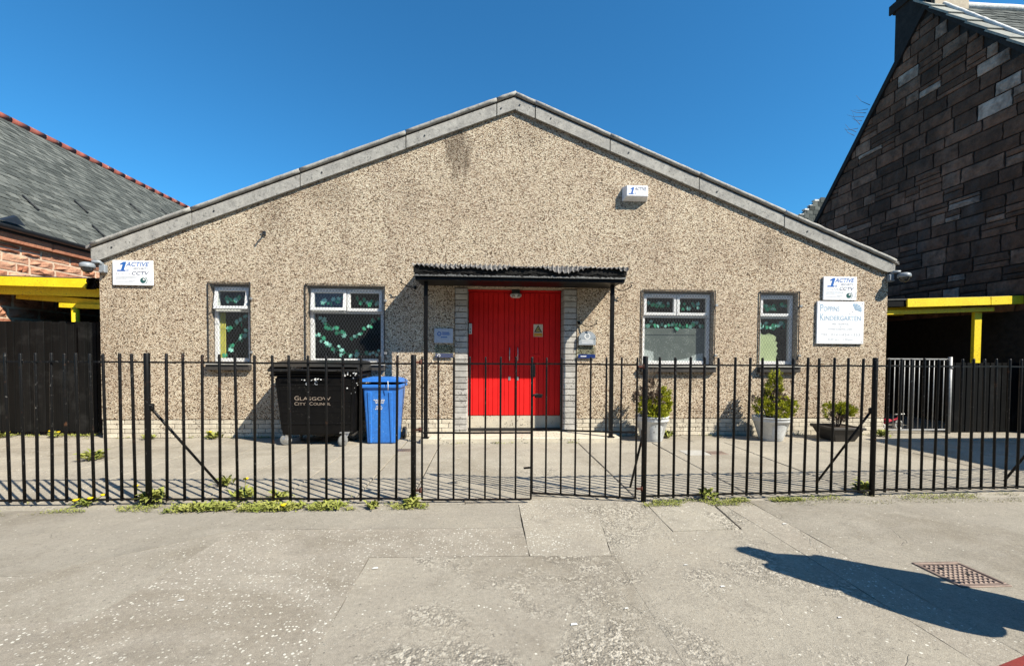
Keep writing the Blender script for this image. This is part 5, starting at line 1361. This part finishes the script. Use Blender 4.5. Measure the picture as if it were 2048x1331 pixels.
weed(-3.60, -3.28, .19, 120, [(-.13, -.02, .16)], 'bushy dandelion clump round the braced left post')
weed(-2.80, -3.22, .18, 80, [(.03, -.02, .20)], 'dandelion with one tall yellow flower left of the bins')
weed(-2.28, -3.53, .12, 50, [(0, -.03, .05)], 'low dandelion flowering in front of the railing')
weed(-2.45, -3.25, .15, 60, [], 'dark weed tuft behind the railing below the blue bin')
weed(-1.50, -3.53, .12, 50, [], 'flat rosette weed in front of the left gate post')
weed(-1.16, -3.50, .15, 70, [], 'weed tuft round the foot of the left gate post')
weed(-3.25, -2.75, .16, 60, [], 'grassy weed at the foot of the left brace')
weed(1.68, -3.42, .18, 36, [], 'spiky weed in the railing right of the gates')
weed(3.44, -3.24, .18, 80, [], 'leafy weed round the braced right post')
weed(-5.6, -1.55, .22, 70, [], 'flat spreading weed on the left yard slabs', 'weeds in the yard')
weed(-4.95, -.1, .2, 60, [(-.02, -.03, .12)], 'dandelion against the wall below the leftmost window', 'weeds in the yard')
weed(-5.95, -.12, .16, 40, [], 'small weed at the left corner of the front wall', 'weeds in the yard')
weed(2.65, -.16, .2, 80, [], 'light green weed beside the first pale pot', 'weeds in the yard')
weed(6.55, -.2, .2, 60, [], 'weed at the right corner of the front wall', 'weeds in the yard')
weed(-7.6, .12, .16, 50, [(-.05, -.02, .1), (.06, 0, .08)], 'dandelion at the foot of the black board fence', 'weeds in the yard')
weed(-8.4, .1, .16, 50, [(-.05, -.02, .1), (.1, 0, .08)], 'dandelion by the far left board of the fence', 'weeds in the yard')

# ---------------------------------------------------------------- covers in the ground
mh = root('inspection_cover', (2.58, -4.925, 0), 'studded iron inspection cover with two keyholes in the pavement', 'cover')
hx0, hx1, hy0, hy1 = 2.415, 2.745, -5.085, -4.765
m = MB()
for q in ((hx0, hx1, hy0, hy0+.028), (hx0, hx1, hy1-.022, hy1), (hx0, hx0+.024, hy0+.029, hy1-.023), (hx1-.022, hx1, hy0+.029, hy1-.023)): m.cbox(*q, -.02, .010, .003)
m.build('frame', mIRON, mh)
MB().box(hx0+.026, hx1-.024, hy0+.031, hy1-.025, -.02, .004).build('plate', mIRON, mh)
ST = MB().add([(-.5, -.5, 0), (.5, -.5, 0), (.5, .5, 0), (-.5, .5, 0), (-.28, -.28, 1), (.28, -.28, 1), (.28, .28, 1), (-.28, .28, 1)], [(0, 1, 5, 4), (1, 2, 6, 5), (2, 3, 7, 6), (3, 0, 4, 7), (4, 5, 6, 7)]).mesh('stud', mIRON)
for i in range(8):
    for j in range(8):
        o = link('stud', ST, mh, (hx0+.05+i*.0328, hy0+.055+j*.0305, .004)); o.scale = (.024, .022, .007)
for (x_, y_) in ((2.53, -4.86), (2.62, -4.94)): MB().tube([(x_, y_, .003), (x_, y_, .0125)], .012, 10).build('keyhole', mPLASTD, mh)
dg = root('yard_drain', (-1.67, -1.07, 0), 'small rusty slotted drain grate in the yard beside the blue bin', 'drain grate')
MB().cbox(-1.78, -1.56, -1.16, -.98, -.02, .006, .003).build('frame', mIRON, dg)
for i in range(6): MB().box(-1.755+i*.03, -1.742+i*.03, -1.14, -1.0, .0062, .009).build('slot', mPLASTD, dg)
yc = root('yard_cover', (2.67, -1.38, 0), 'pale concrete cover plate with a drain in the yard by the pots', 'cover')
MB().cbox(2.38, 2.72, -1.52, -1.22, -.02, .007, .004).build('plate', M('pale_cover', (.42, .40, .36), (.36, .34, .31), 8, .9), yc)
MB().cbox(2.74, 3.0, -1.48, -1.28, -.02, .006, .004).build('grate', mIRON, yc)
rc = root('red_cover', (2.0, -5.86, 0), 'red painted iron cover edge at the bottom right corner of the pavement', 'cover')
MB().prism([(1.80, -5.745, .006), (2.30, -5.60, .006), (2.40, -5.90, .006), (1.90, -6.05, .006)], (0, 0, -.03)).build('plate', mREDIRON, rc)
# sunken tar seam beside the concrete patch, scraps
tag(MB().prism([(1.662, -3.62, .0055), (1.60, -4.125, .0055), (1.585, -4.125, .0055), (1.65, -3.62, .0055)], (0, 0, -.004)).build('tar_seam', mPLASTD, pave))
m = MB()
for (x_, y_, s_) in ((.96, -5.0, .016), (.86, -4.72, .013), (1.42, -5.34, .012), (-.02, -5.33, .02), (2.02, -4.05, .02), (.3, -5.2, .012), (-1.2, -4.67, .02), (-2.2, -5.0, .018)):
    m.add([(x_-s_, y_-s_*.5, .006), (x_+s_, y_-s_*.3, .006), (x_+s_*.7, y_+s_*.6, .006), (x_-s_*.6, y_+s_*.5, .006)], [(0, 1, 2, 3)])
tag(m.build('litter', mWHITEM, None, fix=False), kind='stuff')

# ---------------------------------------------------------------- bystander standing just to the right, whose shadow lies on the pavement
def skinned(name, verts, edges, radii, mat, parent, rootv=0, sub=2):
    me = bpy.data.meshes.new(name); off = wl(parent); me.from_pydata([tuple(Vector(v)-off) for v in verts], edges, []); me.materials.append(mat)
    o = link(name, me, parent); sk = o.modifiers.new('skin', 'SKIN'); ly = me.skin_vertices[0].data
    for i, r in enumerate(radii):
        ly[i].radius = (r, r) if not isinstance(r, tuple) else r; ly[i].use_root = (i == rootv)
    sb = o.modifiers.new('sub', 'SUBSURF'); sb.levels = sb.render_levels = sub
    for p in me.polygons: p.use_smooth = True
    sk.use_smooth_shade = True
    return o
mSKIN = M('skin', (.48, .30, .22), (.42, .25, .18), 8, .55); mCOAT = M('dark_red_coat', (.14, .02, .022), (.11, .016, .018), 7, .85, bump=.3); mTROU = M('dark_trousers', (.02, .022, .03), (.03, .03, .04), 7, .9); mHAIR = M('dark_hair', (.03, .02, .015), (.05, .035, .02), 30, .6)
px, py = 2.80, -5.63
pe = root('person', (px, py, 0), 'person in dark red coat standing beside the pavement cover looking towards the building', 'person')
f1 = Vector((-.25, .97, 0)).normalized(); r1 = Vector((f1.y, -f1.x, 0))
Pp = lambda r, f, z: Vector((px, py, z))+r1*r+f1*f
V = [Pp(0, 0, .95), Pp(0, .0, 1.12), Pp(0, .01, 1.30), Pp(0, 0, 1.42), Pp(0, .01, 1.50), Pp(0, .03, 1.58), Pp(0, .03, 1.65),
     Pp(.10, 0, .90), Pp(.11, .01, .50), Pp(.11, -.01, .09), Pp(.115, .15, .04), Pp(-.10, 0, .90), Pp(-.11, .01, .50), Pp(-.11, -.01, .09), Pp(-.115, .15, .04),
     Pp(.19, 0, 1.37), Pp(.265, -.02, 1.10), Pp(.275, .05, .86), Pp(.275, .07, .78), Pp(-.19, 0, 1.37), Pp(-.265, -.02, 1.10), Pp(-.275, .05, .86), Pp(-.275, .07, .78)]
E_ = [(0, 1), (1, 2), (2, 3), (3, 4), (4, 5), (5, 6), (0, 7), (7, 8), (8, 9), (9, 10), (0, 11), (11, 12), (12, 13), (13, 14), (3, 15), (15, 16), (16, 17), (17, 18), (3, 19), (19, 20), (20, 21), (21, 22)]
Rr = [(.15, .11), (.13, .10), (.15, .11), (.10, .08), .055, .085, .075, .085, .055, .04, .035, .085, .055, .04, .035, .065, .045, .035, .03, .065, .045, .035, .03]
skinned('body', V, E_, Rr, mSKIN, pe)
def ell_lathe(name, prof, mat, par):
    m_ = MB(); vs = []; fs = []; n = 24
    for (rr_, rf, z) in prof:
        for k in range(n):
            t = 2*math.pi*k/n; vs.append(Pp(rr_*math.cos(t), rf*math.sin(t), z))
    for i in range(len(prof)-1):
        for k in range(n): fs.append((i*n+k, i*n+(k+1) % n, (i+1)*n+(k+1) % n, (i+1)*n+k))
    m_.add(vs, fs, 0, True); return m_.build(name, mat, par)
ell_lathe('coat', [(.235, .205, .45), (.237, .207, .46), (.235, .205, .62), (.22, .19, .80), (.20, .165, 1.0), (.185, .145, 1.12), (.20, .145, 1.28), (.205, .13, 1.37), (.13, .105, 1.445), (.082, .085, 1.485), (.080, .084, 1.53), (.070, .074, 1.53)], mCOAT, pe)
for sg in (1, -1):
    m_ = MB(); i0 = 15 if sg > 0 else 19; m_.tube([V[i0], V[i0].lerp(V[i0+1], .5), V[i0+1], V[i0+2]], [.082, .074, .064, .054], 12); m_.build('sleeve', mCOAT, pe)
    m_ = MB(); j0 = 7 if sg > 0 else 11; m_.tube([V[j0]+Vector((0, 0, .05)), V[j0+1], V[j0+2]], [.105, .08, .065], 12); m_.build('trouser_leg', mTROU, pe)
    m_ = MB(); q = V[j0+2]; e = V[j0+3]; m_.tube([q+Vector((0, 0, .02))-f1*.05, q-Vector((0, 0, .035)), e, e+f1*.07], [.055, .055, .047, .03], 10); m_.build('shoe', mPLASTD, pe)
    hp = V[i0+3]
    for k in range(5):
        o_ = r1*((k-2)*.014); L_ = (.05, .065, .07, .066, .052)[k]
        a_ = hp+f1*((k-2)*.014)-Vector((0, 0, .015)); MB().tube([a_, a_-Vector((0, 0, L_*.55))+f1*.006, a_-Vector((0, 0, L_*.9))+f1*.018], [.0085, .008, .006], 7).build('finger', mSKIN, pe)
m_ = MB(); hc = Pp(0, .01, 1.60)
vs = []; fs = []; n = 18
for i in range(9):
    ph = math.pi*i/16
    for k in range(n):
        t = 2*math.pi*k/n; d = Vector((math.cos(t)*math.sin(ph+.001), math.sin(t)*math.sin(ph+.001), math.cos(ph)))
        vs.append(hc+r1*d.x*(.094-.012*max(0, -d.z))+f1*(d.y*.108-.014)+Vector((0, 0, d.z*.118-(.10 if d.y < .25 else 0)*math.sin(ph)**2)))
for i in range(8):
    for k in range(n): fs.append((i*n+k, i*n+(k+1) % n, (i+1)*n+(k+1) % n, (i+1)*n+k))
m_.add(vs, fs, 0, True).build('hair', mHAIR, pe)
for sx in (-.032, .032):
    m_ = MB(); c = Pp(sx, .108, 1.615); m_.lathe(c, [(0, -.011), (.010, -.006), (.012, 0), (.010, .006), (0, .011)], 10); m_.build('eye', mPLASTD, pe)
MB().tube([Pp(0, .105, 1.62), Pp(0, .128, 1.585), Pp(0, .108, 1.578)], [.008, .014, .010], 8).build('nose', mSKIN, pe)
MB().tube([Pp(-.024, .108, 1.55), Pp(0, .116, 1.548), Pp(.024, .108, 1.55)], [.004, .007, .004], 6).build('mouth', mCOAT, pe)

bg = root('shoulder_bag', (px-.20, py-.25, .62), 'dark shoulder bag hanging at the hip of the person in the red coat', 'bag')
bp = Vector((px-.16, py-.20, 0)); m_ = MB()
m_.lathe(bp, [(0, 1.18), (.06, 1.12), (.11, 1.0), (.145, .86), (.155, .74), (.14, .66), (.08, .61), (0, .60)], 18); m_.build('pouch', mTROU, bg)
MB().tube([bp+Vector((0, 0, 1.16)), V[19].lerp(bp+Vector((0, 0, 1.38)), .5)+Vector((0, 0, .03)), V[19]+Vector((0, 0, .09))], .02, 6).build('strap', mTROU, bg)

# ---------------------------------------------------------------- tenement added unseen across the street to darken reflections and block low sky
tn = root('tenement_blocker', (0, -32, 0), 'long shaded unseen stone tenement across the street reflected darkly in the windows', 'tenement_blocker')
mTEN = M('tenement_stone', (.24, .18, .14), (.17, .13, .10), 3, .9)
MB().box(-42, 42, -40, -30, -.3, 11).build('wall', mTEN, tn)
MB().prism([(-42, -40, 11.0), (-42, -30, 11.0), (-42, -35, 14)], (84, 0, 0)).build('roof', mSLATEBULK, tn)
mDG = M('dark_pane', (.02, .022, .025), (.015, .016, .018), 4, .15, .5)
TWM = MB().cbox(-.6, .6, -.06, .04, -.95, .95, .03).mesh('window', mDG)
for fl in range(3):
    for i in range(-12, 13): link('window', TWM, tn, (i*3.3, -30.0, 2.2+fl*3.5))
